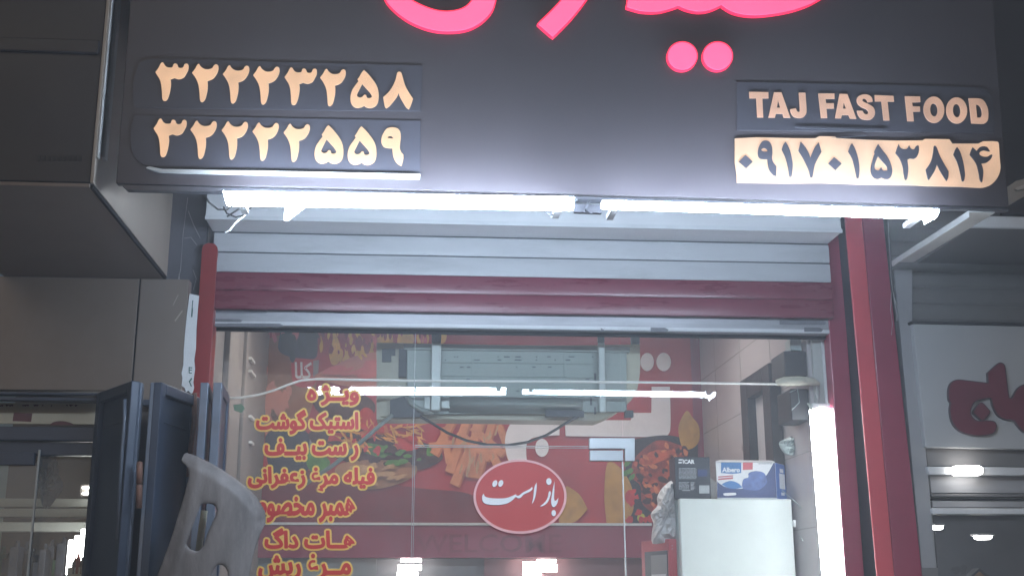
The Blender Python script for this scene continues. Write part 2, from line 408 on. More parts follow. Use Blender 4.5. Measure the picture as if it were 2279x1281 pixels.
# ---- kitchen behind, below the band
kt = thing('kitchen_counter', 'pale kitchen partition below the maroon band, beyond the glass door', 'counter', (0, YB, 0))
def kbox(x0, x1, y, mat, name, dep=.04):
    q = rectpx(x0, 1200, x1, 1250, y); mb = MB(); mb.box((q[0], y, .02), (q[1], y+dep, ZBAND-.003)); return mb.build(name, mat, kt)
MT['kpale'] = M('pale_grey_partition', (.48, .49, .47), .5, 0, .08, 4)
MT['kmid'] = M('grey_partition', (.34, .33, .34), .5, 0, .1, 4)
MT['kpink'] = M('pink_partition', (.44, .24, .25), .5, 0, .12, 4)
kbox(560, 838, YB+.06, 'kpale', 'partition_panel'); kbox(838, 1078, YB+.12, 'kmid', 'partition_panel'); kbox(1078, 1500, YB+.10, 'kpink', 'partition_panel')
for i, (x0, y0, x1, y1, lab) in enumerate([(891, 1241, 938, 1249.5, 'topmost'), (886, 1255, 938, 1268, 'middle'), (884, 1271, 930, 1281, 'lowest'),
                               (1195, 1243.5, 1238, 1250, 'topmost'), (1164, 1248, 1205, 1281, 'square'), (1206, 1254, 1240, 1272, 'right')]):  # glowing boxes that imitate opposite shop lights reflected in the glass
    t = thing('reflected_lamp_standin', '%s glowing white stand-in for a reflected lamp in the %s cluster below the maroon band' % (lab, 'left' if i < 3 else 'right'), 'lamp', P((x0+x1)/2, y1, YB+.02), 'glowing stand-ins for reflected lamps under the maroon band')
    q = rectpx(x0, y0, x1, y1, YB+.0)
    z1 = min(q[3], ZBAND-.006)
    mb = MB(); mb.box((q[0], YB, q[2]), (q[1], YB+.02, z1)); mb.build('glow_face', 'lamp_small', t, .004)
    mb = MB(); mb.box((q[0]+.01, YB+.021, q[2]+.004), (q[1]-.01, YB+.058, z1-.004)); mb.build('glow_backing', 'whitemetal', t)

# ================================================================== FOOD POSTER
def pm(name, c, var=.3, scale=9, st=(1, 1, 1)): MT[name] = M(name, lin(c), .5, 0, var, scale, stretch=st)
pm('poster_red', (176, 40, 48), .15, 3); pm('poster_darkred', (120, 26, 38), .25, 4); pm('poster_brown', (150, 92, 60), .3, 5)
pm('poster_cola', (58, 48, 60), .35, 6, (3, 1, 1)); pm('poster_flame', (230, 172, 70), .3, 10); pm('poster_bun', (200, 120, 100), .15, 6)
pm('poster_patty', (84, 44, 40), .4, 20); pm('poster_lowbun', (170, 118, 84), .2, 8); pm('poster_tomato', (196, 44, 38), .25, 12)
pm('poster_lettuce', (84, 130, 50), .4, 16); pm('poster_onion', (222, 150, 60), .35, 25); pm('poster_fry', (224, 140, 92), .16, 12); pm('poster_fry_deep', (196, 104, 62), .18, 12)
pm('poster_white', (240, 232, 236), .04, 4); pm('poster_plate', (44, 34, 40), .3, 8); pm('poster_chicken', (150, 52, 32), .55, 14); pm('poster_chicken_gloss', (190, 84, 50), .4, 20)
pm('poster_chip', (190, 140, 60), .2, 14); pm('poster_lemon', (190, 190, 50), .2, 14); pm('poster_grey', (150, 140, 140), .2, 8); pm('poster_label', (190, 40, 50), .1, 6)
pos = thing('food_poster', 'large red food poster of burger, fries and chicken on the back wall', 'poster', (0, YB, 2.0))
YP = YB-.004
mb = MB(); q = rectpx(577, 690, 1552, 1163, YP); mb.box((q[0], YP, P(1000, 1164, YP).z+.005), (q[1], YB-.0005, ZC-.02)); mb.build('sheet', 'poster_red', pos)
LAY = [0]
def pic(name, mat, shapes, smooth=True, holes=None):
    LAY[0] += 1; y = YP-.0012*LAY[0]
    mb = MB(); few = len(shapes) <= 6
    for k, s in enumerate(shapes):
        lp = [W(spline(s) if smooth else s, y)]
        if holes and k in holes: lp += [W(spline(h), y) for h in holes[k]]
        mb.prism(lp, .0009)
        y -= .00002
        if few and k < len(shapes)-1: mb.build(name, mat, pos); mb = MB()
    return mb.build(name, mat, pos)
pic('shade', 'poster_darkred', [[(580, 1040), (760, 1060), (930, 1085), (1050, 1100), (1130, 1165), (1000, 1163), (580, 1163)]])
pic('cola_print', 'poster_brown', [[(580, 760, 1), (640, 745), (690, 790), (705, 840), (690, 920), (660, 965), (600, 970), (578, 960, 1)]])
pic('cola_print', 'poster_cola', [[(625, 735, 1), (706, 735, 1), (706, 790), (690, 800), (650, 795), (620, 778)], [(600, 960), (680, 958), (690, 1010), (680, 1050), (610, 1052), (592, 1000)]])
pic('cola_label', 'poster_label', [[(648, 795, 1), (705, 800, 1), (703, 850), (680, 862), (652, 850)]])
pic('cola_can', 'poster_grey', [[(690, 960, 1), (722, 955, 1), (726, 1008), (700, 1010), (688, 1000)], [(697, 802, 1), (710, 800, 1), (708, 835, 1), (697, 838, 1)]], False)
mb = MB(); text_px(mb, shape('کلا'), 656, 805, 694, 842, YP-.009, .02); mb.build('lettering', 'poster_white', pos)
LAY[0] = 8
fl = []
for (x, y0, y1, ww) in [(745, 728, 806, 26), (770, 775, 812, 16), (800, 762, 800, 22), (826, 770, 795, 14), (855, 726, 772, 40), (905, 722, 770, 34), (945, 726, 765, 20), (985, 724, 760, 18), (715, 745, 780, 8)]:
    fl.append([(x-ww*.2, y0, 1), (x+ww*.25, y0+(y1-y0)*.3), (x+ww*.5, y0+(y1-y0)*.62), (x+ww*.32, y1), (x-ww*.25, y1+4), (x-ww*.5, y0+(y1-y0)*.7), (x-ww*.2, y0+(y1-y0)*.4)])
pic('flame_print', 'poster_flame', fl)
pic('burger_print', 'poster_bun', [[(700, 836), (735, 818), (790, 792), (850, 782), (930, 786), (975, 810), (985, 850), (960, 872), (840, 870), (730, 850)]])
pic('burger_print', 'poster_patty', [[(690, 960), (760, 950), (860, 965), (960, 990), (985, 1020), (930, 1045), (820, 1040), (740, 1015), (700, 990)], [(700, 880), (800, 876), (835, 900), (820, 930), (740, 930), (705, 912)]])
pic('burger_print', 'poster_lettuce', [[(680, 1010), (700, 1000), (722, 1012), (735, 1030), (715, 1048), (688, 1044)], [(800, 985), (850, 990), (880, 1005), (850, 1015), (808, 1005)], [(955, 985), (975, 990), (970, 1010), (950, 1012)]])
pic('burger_print', 'poster_lowbun', [[(760, 1030), (840, 1022), (920, 1030), (925, 1055), (880, 1078), (820, 1088), (775, 1072), (745, 1050)]])
on = []
for k in range(26):
    x = 735+random.random()*190; y = 940+random.random()*40; a = random.uniform(-.9, .9); L = random.uniform(14, 34)
    on.append([(x, y, 1), (x+L*cos(a), y+L*sin(a)-4), (x+L*1.6*cos(a), y+L*1.6*sin(a), 1), (x+L*cos(a), y+L*sin(a)+3)])
pic('burger_print', 'poster_tomato', [ell(815, 932, 20, 26, 20), ell(905, 985, 34, 18, 20), [(735, 960), (790, 965), (790, 1000), (750, 1004), (728, 985)]], False)
pic('onion_print', 'poster_onion', on)
pic('onion_print', 'poster_fry_deep', [[(740, 985, 1), (800, 968, 1), (812, 990, 1), (752, 1006, 1)], [(800, 960, 1), (860, 945, 1), (866, 962, 1), (806, 980, 1)]], False)
fr = []
for (x0, y0, x1, y1, ww) in [(1010, 930, 965, 1010, 15), (1040, 930, 1000, 1050, 17), (1075, 930, 1010, 1078, 17), (1060, 940, 1045, 1060, 15), (1095, 940, 1060, 1062, 16), (1050, 950, 1120, 1010, 15), (985, 950, 1000, 1030, 13), (1110, 945, 1140, 1025, 14), (1080, 980, 1115, 1050, 16), (1020, 960, 1090, 1020, 14), (955, 990, 1010, 985, 11)]:
    dx, dy = x1-x0, y1-y0; L = math.hypot(dx, dy); nx, ny = -dy/L*ww, dx/L*ww
    fr.append([(x0-nx*.5, y0-ny*.5, 1), (x0+nx*.5, y0+ny*.5, 1), (x1+nx*.6, y1+ny*.6, 1), (x1-nx*.6, y1-ny*.6, 1)])
pic('fries_print', 'poster_fry_deep', [[(x+4, y+3, 1) for x, y, _ in f] for f in fr[::-1]], False)
LAY[0] += 1
pic('fries_print', 'poster_fry', fr, False)
c6 = crop(1130, 720, 4.574); c5 = crop(1000, 640, 1.998)
pic('lettering', 'poster_white', [
    [c6(p)+((1,) if i not in (6, 7) else ()) for i, p in enumerate([(580, 980), (1250, 980), (1280, 905), (1462, 905), (1465, 640), (1650, 640), (1655, 1075), (1590, 1147), (590, 1142)])],
    [c5(p)+((1,) if k in (0, 1, 2, 5, 6) else ()) for k, p in enumerate([(285, 585), (490, 585), (490, 655), (390, 662), (345, 690), (345, 780), (440, 800), (400, 850), (280, 790), (248, 700), (258, 630)])],
    [c5(p) for p in ell(412, 710, 30, 40, 24)], [c6(p) for p in ell(1420, 388, 68, 92, 28)], [c6(p) for p in ell(1588, 388, 74, 93, 28)]])
pic('plate_print', 'poster_plate', [[(1405, 985, 1), (1420, 975), (1490, 968), (1553, 985, 1), (1553, 1163, 1), (1400, 1163, 1), (1388, 1110), (1392, 1040)]])
pic('chip_print', 'poster_chip', [[c6(p) for p in ((1820, 885), (1745, 1020), (1745, 1150), (1790, 1275), (1890, 1260), (1950, 1180), (1945, 1040), (1880, 950))],
    [(1262, 1080, 1), (1290, 1100), (1308, 1132, 1), (1280, 1160), (1245, 1163, 1), (1240, 1110)], [(1352, 1030), (1380, 1040), (1405, 1080), (1410, 1130), (1395, 1163, 1), (1350, 1163, 1), (1345, 1100)]])
pic('chicken_print', 'poster_chicken', [[(1420, 1010), (1460, 980), (1500, 985), (1530, 1005), (1520, 1060), (1500, 1110), (1462, 1140), (1430, 1120), (1425, 1080), (1405, 1060), (1408, 1030)]])
pic('chicken_print', 'poster_chicken_gloss', [[(1440, 1010), (1470, 1000), (1490, 1015), (1460, 1030), (1438, 1040)], [(1480, 1040), (1505, 1030), (1500, 1075), (1478, 1080)], [(1440, 1080), (1460, 1065), (1470, 1100), (1452, 1115)]])
pic('salad_print', 'poster_tomato', [ell(1402, 1105, 11, 16, 16), ell(1449, 1153, 9, 9, 16)], False)
pic('salad_print', 'poster_lemon', [ell(1427, 1151, 9, 10, 16)], False)

def scatter(name, mat, poly, n, r0, r1, asp, seed, a0=0., da=3.):
    rnd = random.Random(seed); xs = [p[0] for p in poly]; ys = [p[1] for p in poly]; out = []
    while len(out) < n:
        x, y = rnd.uniform(min(xs), max(xs)), rnd.uniform(min(ys), max(ys)); c = False
        for i in range(len(poly)):
            x1, y1 = poly[i]; x2, y2 = poly[(i+1) % len(poly)]
            if (y1 > y) != (y2 > y) and x < (x2-x1)*(y-y1)/(y2-y1)+x1: c = not c
        if not c: continue
        r = rnd.uniform(r0, r1); a = a0+rnd.uniform(-da, da); m_ = 7
        out.append([(x+r*(.7+.6*rnd.random())*(cos(2*pi*k/m_)*cos(a)*asp-sin(2*pi*k/m_)*sin(a)), y+r*(.7+.6*rnd.random())*(cos(2*pi*k/m_)*sin(a)*asp+sin(2*pi*k/m_)*cos(a))) for k in range(m_)])
    pic(name, mat, out)
pm('poster_char', (70, 28, 24), .4, 20); pm('poster_bright', (214, 120, 70), .3, 20); pm('poster_pink', (206, 96, 96), .2, 6); pm('poster_deepred', (140, 28, 36), .2, 5); pm('poster_crust', (196, 150, 106), .2, 12)
CH = [(1420, 1010), (1460, 980), (1500, 985), (1530, 1005), (1520, 1060), (1500, 1110), (1462, 1140), (1430, 1120), (1425, 1080), (1408, 1040)]
scatter('chicken_print', 'poster_char', CH, 34, 3, 8, 1.8, 1, .8, .9); scatter('chicken_print', 'poster_bright', CH, 26, 1.5, 5, 2.0, 2, .8, .9); scatter('chicken_print', 'poster_chicken_gloss', CH, 20, 2, 6, 1.6, 3)
scatter('salad_print', 'poster_lettuce', [(1385, 1030), (1405, 1020), (1408, 1065), (1390, 1070)], 9, 3, 7, 1.5, 4); scatter('salad_print', 'poster_tomato', [(1390, 1080), (1420, 1090), (1440, 1160), (1400, 1160)], 8, 3, 8, 1.2, 5)
scatter('burger_print', 'poster_char', [(690, 960), (860, 965), (985, 1020), (930, 1045), (740, 1015)], 40, 2, 7, 2.2, 6, 0, .4); scatter('burger_print', 'poster_lettuce', [(810, 990), (890, 1000), (950, 1030), (850, 1030)], 16, 2, 6, 2.0, 7, 0, .5)
scatter('burger_print', 'poster_onion', [(730, 940), (950, 935), (950, 995), (760, 1000)], 34, 1.2, 2.6, 7, 8, .7, .9); scatter('burger_print', 'poster_tomato', [(740, 945), (940, 940), (940, 1000), (760, 1005)], 14, 3, 8, 2., 9)
scatter('burger_print', 'poster_crust', [(770, 1035), (900, 1035), (905, 1065), (800, 1080)], 20, 2, 6, 3.5, 10, -.2, .3); scatter('burger_print', 'poster_pink', [(730, 825), (830, 800), (900, 800), (830, 845)], 22, 3, 9, 3, 11, -.3, .3)
scatter('flame_print', 'poster_pink', [(580, 720), (1000, 720), (1000, 765), (580, 765)], 16, 3, 9, 2.5, 12, 1.4, .3); scatter('flame_print', 'poster_flame', [(725, 726), (960, 726), (930, 790), (740, 800)], 34, 1.5, 5, 3.2, 13, 1.4, .4)
scatter('flame_print', 'poster_deepred', [(710, 735), (960, 735), (900, 790), (730, 795)], 20, 2, 6, 2.5, 14, 1.4, .4)
scatter('cola_print', 'poster_plate', [(622, 740), (704, 740), (700, 795), (640, 795)], 14, 3, 8, 2.5, 15, 1.5, .3); scatter('cola_print', 'poster_bun', [(590, 800), (640, 800), (650, 930), (590, 950)], 14, 4, 12, 2.2, 16, 1.5, .4)
scatter('fries_print', 'poster_crust', [(1000, 950), (1110, 940), (1120, 1010), (1020, 1060)], 26, 1.2, 3, 5, 17, 1.9, .5)

# ================================================================== SHOP FRONT: columns, shutter, rail
def column(name, label, top, bot, Y, dep, mat, cat='column'):
    """top/bot: (y, x_left, x_right) in the picture; runs down to the pavement"""
    t = [P(top[1], top[0], Y), P(top[2], top[0], Y)]; b = [P(bot[1], bot[0], Y), P(bot[2], bot[0], Y)]
    k = (0.0-t[0].z)/(b[0].z-t[0].z); k2 = (0.0-t[1].z)/(b[1].z-t[1].z)
    bl = t[0]+(b[0]-t[0])*k; br = t[1]+(b[1]-t[1])*k2
    mb = MB(); d = Vector((0, dep, 0)); q = [t[0], t[1], br, bl]
    mb.hexa(q, [p+d for p in q]); return tag(mb.build(name, mat, None, .006), label, cat)
# left red column with a rounded top
tl = P(450, 540, -.12); tr_ = P(483, 540, -.12); bl = P(431, 870, -.12); br = P(467, 870, -.12)
sl_ = (bl.x-tl.x)/(tl.z-bl.z)
xl0, xr0 = tl.x+sl_*tl.z*.5, tr_.x+(br.x-tr_.x)/(tr_.z-br.z)*tr_.z*.5
mb = MB(); X0, X1 = (P(436, 760, -.12).x, P(475, 700, -.12).x)
pts = [Vector((X0, -.12, 0)), Vector((X1, -.12, 0)), Vector((X1, -.12, tl.z-.03))]
pts += [Vector((X1-.03+.03*cos(a), -.12, tl.z-.03+.03*sin(a))) for a in (pi/6, pi/3, pi/2)]
pts += [Vector((X0+.03-.03*sin(a), -.12, tl.z-.03+.03*cos(a))) for a in (0, pi/6, pi/3, pi/2)]
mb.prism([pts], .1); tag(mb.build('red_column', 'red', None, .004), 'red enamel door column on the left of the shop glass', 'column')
column('maroon_post', 'maroon window post just right of the glass, beside the black groove', (500, 1828, 1868), (1281, 1882, 1924), -.06, .08, 'maroon', 'post')
pil = thing('red_pillar', 'tall pillar clad in bright red and crimson strips over a black core, right of the shop glass', 'pillar', P(1990, 1281, -.1))
def clad(name, top, bot, Y, dep, mat):
    t = [P(top[1], top[0], Y), P(top[2], top[0], Y)]; b = [P(bot[1], bot[0], Y), P(bot[2], bot[0], Y)]
    bl = t[0]+(b[0]-t[0])*(t[0].z/(t[0].z-b[0].z)); br = t[1]+(b[1]-t[1])*(t[1].z/(t[1].z-b[1].z))
    mb = MB(); d = Vector((0, dep, 0)); q = [t[0], t[1], br, bl]; mb.hexa(q, [p+d for p in q]); return mb.build(name, mat, pil, .004)
clad('core', (470, 1882, 1962), (1281, 1954, 2050), -.185, .22, 'black')
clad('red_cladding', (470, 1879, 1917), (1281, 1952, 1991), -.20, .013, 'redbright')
clad('crimson_cladding', (470, 1917.5, 1964), (1281, 1991.5, 2053), -.197, .010, 'maroon')
# shutter
YSH = -.10
sh = thing('roller_shutter', 'raised grey roller shutter with maroon bottom slats above the shop glass', 'shutter', P(1160, 690, YSH))
xa, xb = P(470, 640, YSH).x, P(1850, 640, YSH).x
def zrow(y): return P(1160, y, YSH).z
rows = [487, 534, 577, 617]
mb = MB()
def slat_profile(mb, z0, z1, x0, x1, Y, bulge=.012, groove=.004):
    n = 8; prof = []
    for k in range(n+1):
        t = k/n; prof.append((Y-bulge*sin(pi*t)**.6, z0+groove+(z1-z0-2*groove)*t))
    prof = [(Y+.006, z0+groove)]+prof+[(Y+.006, z1-groove)]
    vs = [(x0, y, z) for y, z in prof]+[(x1, y, z) for y, z in prof]; L = len(prof)
    fs = [(k, k+1, L+k+1, L+k) for k in range(L-1)]+[(L-1, 0, L, 2*L-1), tuple(range(L-1, -1, -1)), tuple(range(L, 2*L))]
    mb.add(vs, fs)
zz = zrow(617); dz = (zrow(487)-zz)/3
for k in range(6): slat_profile(mb, zz+dz*k, zz+dz*(k+1), xa, xb, YSH, .0035, .0036)
mb.build('grey_slats', 'slat', sh)
mb = MB(); mb.box((xa, YSH+.0065, zz-.002), (xb, YSH+.012, zz+dz*6)); mb.build('slat_backing', 'signedge', sh)
mb = MB(); z2 = zrow(698); d2 = (zz-z2)/2
for k in range(2): slat_profile(mb, z2+d2*k, z2+d2*(k+1), xa, xb, YSH-.012, .003, .0025)
mb.box((xa, YSH+.002, z2), (xb, YSH+.006, zz)); mb.build('maroon_slats', 'redslat', sh)
# shutter housing: pale box just above
hs = thing('shutter_housing', 'long pale metal housing strip above the grey shutter slats', 'housing', P(1160, 490, -.3))
h0, h1 = P(458, 470, -.30).x, P(1872, 500, -.30).x
za, zb = P(1160, 502, -.30).z, P(1160, 462, -.30).z
mb = MB(); mb.box((h0, -.30, za), (h1, -.11, zb+.25)); mb.build('casing', 'whitemetal', hs, .004)
mb = MB(); mb.box((h0, -.312, za-.004), (h1, -.301, za+.010)); mb.box((h0, -.306, za+.012), (h1, -.3005, za+.017)); mb.build('lip', 'palebar', hs)
# top rail of the window
rl = thing('window_rail', 'worn aluminium top rail with scraped paint above the glass', 'rail', P(1160, 735, -.06))
r = rectpx(468, 696, 1845, 734, -.06)
zr0, zr1 = P(1160, 733, -.06).z, P(1160, 691, -.06).z
mb = MB(); mb.box((r[0], -.06, zr0), (r[1], .04, zr1)); mb.build('profile', 'rail', rl, .003)
mb = MB(); mb.box((r[0], -.066, zr0+(zr1-zr0)*.82), (r[1], -.0605, zr1-.002)); mb.box((r[0], -.064, zr0+.004), (r[1], -.0605, zr0+.02)); mb.build('ridge', 'palebar', rl)
mb = MB(); mb.box((r[0], -.012, zr0-.014), (r[1], .014, zr0-.0005)); mb.build('gasket', 'gasket', rl)
MT['scrape'] = M('scraped_dark_paint', (.16, .16, .175), .6, 0, .2, 20)
for (x0, y0, x1, y1) in [(472, 690, 596, 696), (472, 709, 540, 716), (472, 719, 630, 727), (655, 690, 665, 694), (1735, 712, 1840, 722), (1790, 728, 1832, 738), (1448, 728, 1488, 738), (1338, 729, 1345, 738)]:
    mb = MB(); mb.prism([W([(x0, y0), (x1-8, y0+.5), (x1, (y0+y1)/2), (x1-4, y1), (x0, y1-.5)], -.0675)], .001); mb.build('scraped_paint', 'scrape', rl)


# ================================================================== GLASS
ZT = zr0-.010
def gx(px, py=1000): return PG(px, py).x
def pane(name, label, cat, x0, x1, z0, z1):
    t = thing(name, label, cat, ((x0+x1)/2, YG, z0))
    mb = MB(); mb.add([(x0, YGZ(z0), z0), (x1, YGZ(z0), z0), (x1, YGZ(z1), z1), (x0, YGZ(z1), z1)], [(0, 1, 2, 3)]); mb.build('pane', 'glass', t)
    return t
def edges(t, segs, mat='glassedge'):
    mb = MB()
    for a, b in segs:
        q = [Vector((a[0], YGZ(a[1])-.005, a[1])), Vector((b[0], YGZ(a[1])-.005, a[1])), Vector((b[0], YGZ(b[1])-.005, b[1])), Vector((a[0], YGZ(b[1])-.005, b[1]))]
        mb.hexa(q, [p+Vector((0, .01, 0)) for p in q])
    mb.build('polished_edge', mat, t)
XA, XB = gx(921.5), gx(1387)
ZD = PG(1150, 993.5).z
e = .0022
gl = pane('window_glass', 'fixed shop window on the left carrying the red and yellow menu lettering', 'window', XL, XA-e, .03, ZT)
edges(gl, [((XA-e-.003, .03), (XA-e, ZT))])
gt = pane('transom_glass', 'glass transom above the glass door, in front of the air conditioner', 'window', XA+e, XB-e, ZD+e, ZT)
edges(gt, [((XA+e, ZD+e), (XB-e, ZD+e+.003))])
gd = pane('glass_door', 'frameless glass door with a steel patch fitting and red oval sign', 'door', XA+e, XB-e, .03, ZD-e)
MT['dooredge'] = M('bright_door_edge', (.72, .74, .72), .25)
edges(gd, [((XB-e-.006, .03), (XB-e, ZD-e))], 'dooredge')
edges(gd, [((XA+e, .03), (XA+e+.003, ZD-e)), ((XA+e+.004, ZD-e-.003), (XB-e-.007, ZD-e))])
gr = pane('window_glass', 'fixed shop window on the right in front of the fridge and boxes', 'window', XB+e, P(1846, 1000, YG).x, .03, ZT)
# patch fitting
YPF = YGZ(PG(1360, 1000).z); pf = MB(); pf.prism([W([(1312, 974), (1413, 974), (1413, 1025), (1391, 1025), (1391, 998), (1312, 998)], YPF-.016)], .034)
pfo = pf.build('patch_fitting', 'steel', gd, .003)
pf = MB(); boxpx(pf, 1313, 1000.5, 1388, 1025, YPF-.0175, .036); pf.build('lock_plate', 'steel', pfo, .003)
# clear stickers: bits of old tape on the glass
# menu lines
MENU = [('ویــژ ه', 684.5, 857, 797.5, 901, 0), ('استیک گوشت', 571, 912, 796.5, 965, 0), ('ر ست بیــف', 590, 975, 796.5, 1024, 0),
        ('فیله مرغ زعفرانی', 553, 1038, 833, 1092, .01), ('همبر مخصوص', 540, 1105, 790, 1161, 0), ('هــات داگ', 590, 1175, 789, 1219, 0), ('مــرغ ریش', 576, 1232, 780, 1300, 0)]
for (s, x0, y0, x1, y1, slp) in MENU:
    def stamp(r, n, off, mat, name, par):
        mb = MB()
        for k in range(n): text_px(mb, shape(s), x0, y0, x1, y1, ('g', off-k*.00003), .016, slp, ref=.016, step=.0003, shift=(r*cos(2*pi*k/n), r*sin(2*pi*k/n)))
        return mb.build(name, mat, par)
    out = stamp(5.6, 16, -.002, 'yellow', 'menu_line', gl)
    stamp(1.5, 8, -.0052, 'redvinyl', 'lettering', out)
# OPEN oval
YOV = YGZ(PG(1157, 1186).z)-.002
ov = thing('open_sign', 'red oval sign with white Persian calligraphy hung on the glass door', 'sign', P(1157, 1186, -.02))
mb = MB(); mb.prism([W(ell(1157.5, 1104, 103.5, 82.5, 72), YOV-.012)], .008); mb.build('disc', 'ovalred', ov)
mb = MB(); mb.prism([W(ell(1157.5, 1104, 103.6, 82.6, 72), YOV-.0150), W(ell(1157.5, 1103.5, 98.5, 77.5, 72), YOV-.0150)], .0115); mb.build('rim', 'ovalrim', ov)
c3 = crop(1040, 1000, 6.404)
CAL = [[(1245, 445, 1), (1242, 560), (1238, 680), (1245, 722), (1275, 715), (1298, 680, 1), (1290, 740), (1262, 795), (1230, 815), (1205, 790), (1195, 720), (1205, 650), (1218, 560)],
 ell(1232, 900, 32, 44, 14), [(1180, 585, 1), (1192, 612), (1172, 690), (1140, 755), (1080, 798), (1035, 806, 1), (1090, 760), (1128, 715), (1150, 660), (1162, 600)], ell(1163, 450, 38, 48, 14),
 [(990, 465, 1), (988, 560), (972, 660), (945, 735), (920, 772, 1), (938, 690), (948, 600), (960, 520)],
 [(920, 525, 1), (932, 552), (900, 590), (850, 615), (800, 640), (760, 682), (720, 688), (690, 672), (640, 720), (560, 765), (450, 784), (330, 782), (250, 762), (215, 720), (213, 660), (235, 620, 1), (250, 660), (310, 683), (420, 692), (540, 688), (620, 665), (695, 630, 1), (705, 652), (740, 648), (790, 608), (850, 578), (900, 550)],
 ell(393, 480, 34, 50, 14, .4), ell(477, 478, 34, 50, 14, .4)]
mb = MB()
for s in CAL: mb.prism([W([c3(p) for p in (spline(s, 4) if len(s[0]) > 2 else s)], YOV-.0158)], .003)
mb.build('lettering', 'whiteink', ov)
mb = MB()
for s in CAL: mb.prism([W([(c3(p)[0]-.6, c3(p)[1]+1.0) for p in (spline(s, 4) if len(s[0]) > 2 else s)], YOV-.0134)], .001)
mb.build('letter_shadow', 'ink', ov)

# ================================================================== AIR CONDITIONER behind the transom
YA = .20
ac = thing('air_conditioner', 'dusty back of a wall air conditioner hanging behind the glass', 'air conditioner', P(1130, 940, YA))
mb = MB(); mb.prism([W(spline([(838, 762, 1), (1200, 768), (1424, 766, 1), (1424, 830), (1412, 880), (1375, 915), (1330, 936, 1), (1000, 932), (838, 932, 1)], 6), YA+.10)], .16); mb.build('case', 'accream', ac, .01)
mb = MB(); mb.prism([W([(905, 775), (1395, 778), (1395, 915), (905, 922)], YA+.07)], .03); mb.build('back_plate', 'acgrey', ac, .004)
mb = MB(); boxpx(mb, 898, 765, 1402, 783, YA+.05, .05); boxpx(mb, 985, 806, 1320, 809, YA+.062, .01); boxpx(mb, 985, 836, 1320, 840, YA+.062, .01)
boxpx(mb, 1050, 786, 1054, 838, YA+.063, .01); boxpx(mb, 1255, 786, 1259, 838, YA+.063, .01); mb.build('plate_rib', 'acgrey', ac, .002)
mb = MB(); mb.prism([W(spline([(846, 776, 1), (886, 776, 1), (888, 830), (884, 926, 1), (846, 926, 1)], 3), YA+.085)], .02); mb.build('end_cap', 'accream', ac, .004)
mb = MB(); mb.prism([W([(850, 776), (880, 776), (880, 791), (871, 791), (871, 805), (850, 805)], YA+.080)], .006)
boxpx(mb, 888, 776, 904, 838, YA+.066, .02); mb.build('opening', 'acdark', ac)
# lower trough and recesses
mb = MB()
q = rectpx(1000, 880, 1296, 920, YA+.05); n = 10
ring = [(YA+.07-.05*sin(pi*k/n), q[2]+(q[3]-q[2])*k/n) for k in range(n+1)]
mb.add([(q[0], y, z) for y, z in ring]+[(q[1], y, z) for y, z in ring], [(k, k+1, n+2+k, n+1+k) for k in range(n)]+[tuple(range(n+1)), tuple(range(2*n+1, n, -1))]); mb.build('drip_trough', 'acgrey', ac, 0, True)
mb = MB(); mb.prism([W([(868, 890), (900, 880), (925, 905), (940, 926), (868, 928)], YA+.05)], .02); boxpx(mb, 1215, 912, 1300, 926, YA+.016, .04); boxpx(mb, 1392, 912, 1410, 927, YA+.05, .04)
for k in range(34):
    x = random.uniform(990, 1320); y = random.choice([792, 799, 815, 818, 842, 868]); boxpx(mb, x, y, x+random.choice([2.5, 3, 8, 13]), y+random.choice([2.5, 3]), YA+.0665, .002)
for (x, y) in [(1313, 885), (1322, 868), (1322, 830), (1322, 905)]: boxpx(mb, x, y, x+5, y+16, YA+.0665, .002)
mb.build('slot_pattern', 'acdark', ac)
mb = MB(); mb.tube([P(905, 880, YA+.04), P(915, 898, YA+.03), P(935, 911, YA+.03), P(965, 918, YA+.035)], .012); mb.build('drain_hose', 'acgrey', ac, 0, True)
mb = MB(); boxpx(mb, 945, 880, 958, 920, YA+.03, .03); boxpx(mb, 982, 890, 1002, 908, YA+.03, .03); mb.build('clip_pattern', 'acpale', ac, .003)
for k, (x0, x1, yt, yb_) in enumerate([(961, 980, 738, 913), (1331, 1349, 740, 917)]):
    mb = MB(); q = rectpx(x0, yt, x1, yb_, YA); mb.box((q[0], YA, q[2]), (q[1], YA+.028, P(x0, 762, YA).z)); o = mb.build('hanging_strap', 'acpale', ac, .004)
    mb = MB(); mb.box((q[0], YA, P(x0, 762, YA).z+.001), (q[1], YA+.028, ZC-.001)); mb.build('strap_top', 'speaker', o, .003)
mb = MB(); boxpx(mb, 1405, 738, 1424, 764, YA+.1, .03); mb.build('duct_post', 'acdark', ac)
cb = MB(); cb.tube([P(x, y, YA+.03) for x, y in [(935, 926), (960, 940), (995, 962), (1040, 980), (1085, 989), (1130, 990), (1175, 983), (1215, 968), (1245, 950), (1268, 936), (1290, 925)]], .0065)
tag(cb.build('power_cable', 'cable', None, 0, True), 'black cable sagging in a loop under the air conditioner', 'cable')
cb = MB(); cb.tube([P(x, y, YA+.05) for x, y in [(874, 922), (835, 955), (790, 995), (745, 1032), (700, 1062), (660, 1090)]], .010)
tag(cb.build('drain_pipe', 'acgrey', None, 0, True), 'grey drain pipe running down to the left from the air conditioner', 'pipe')

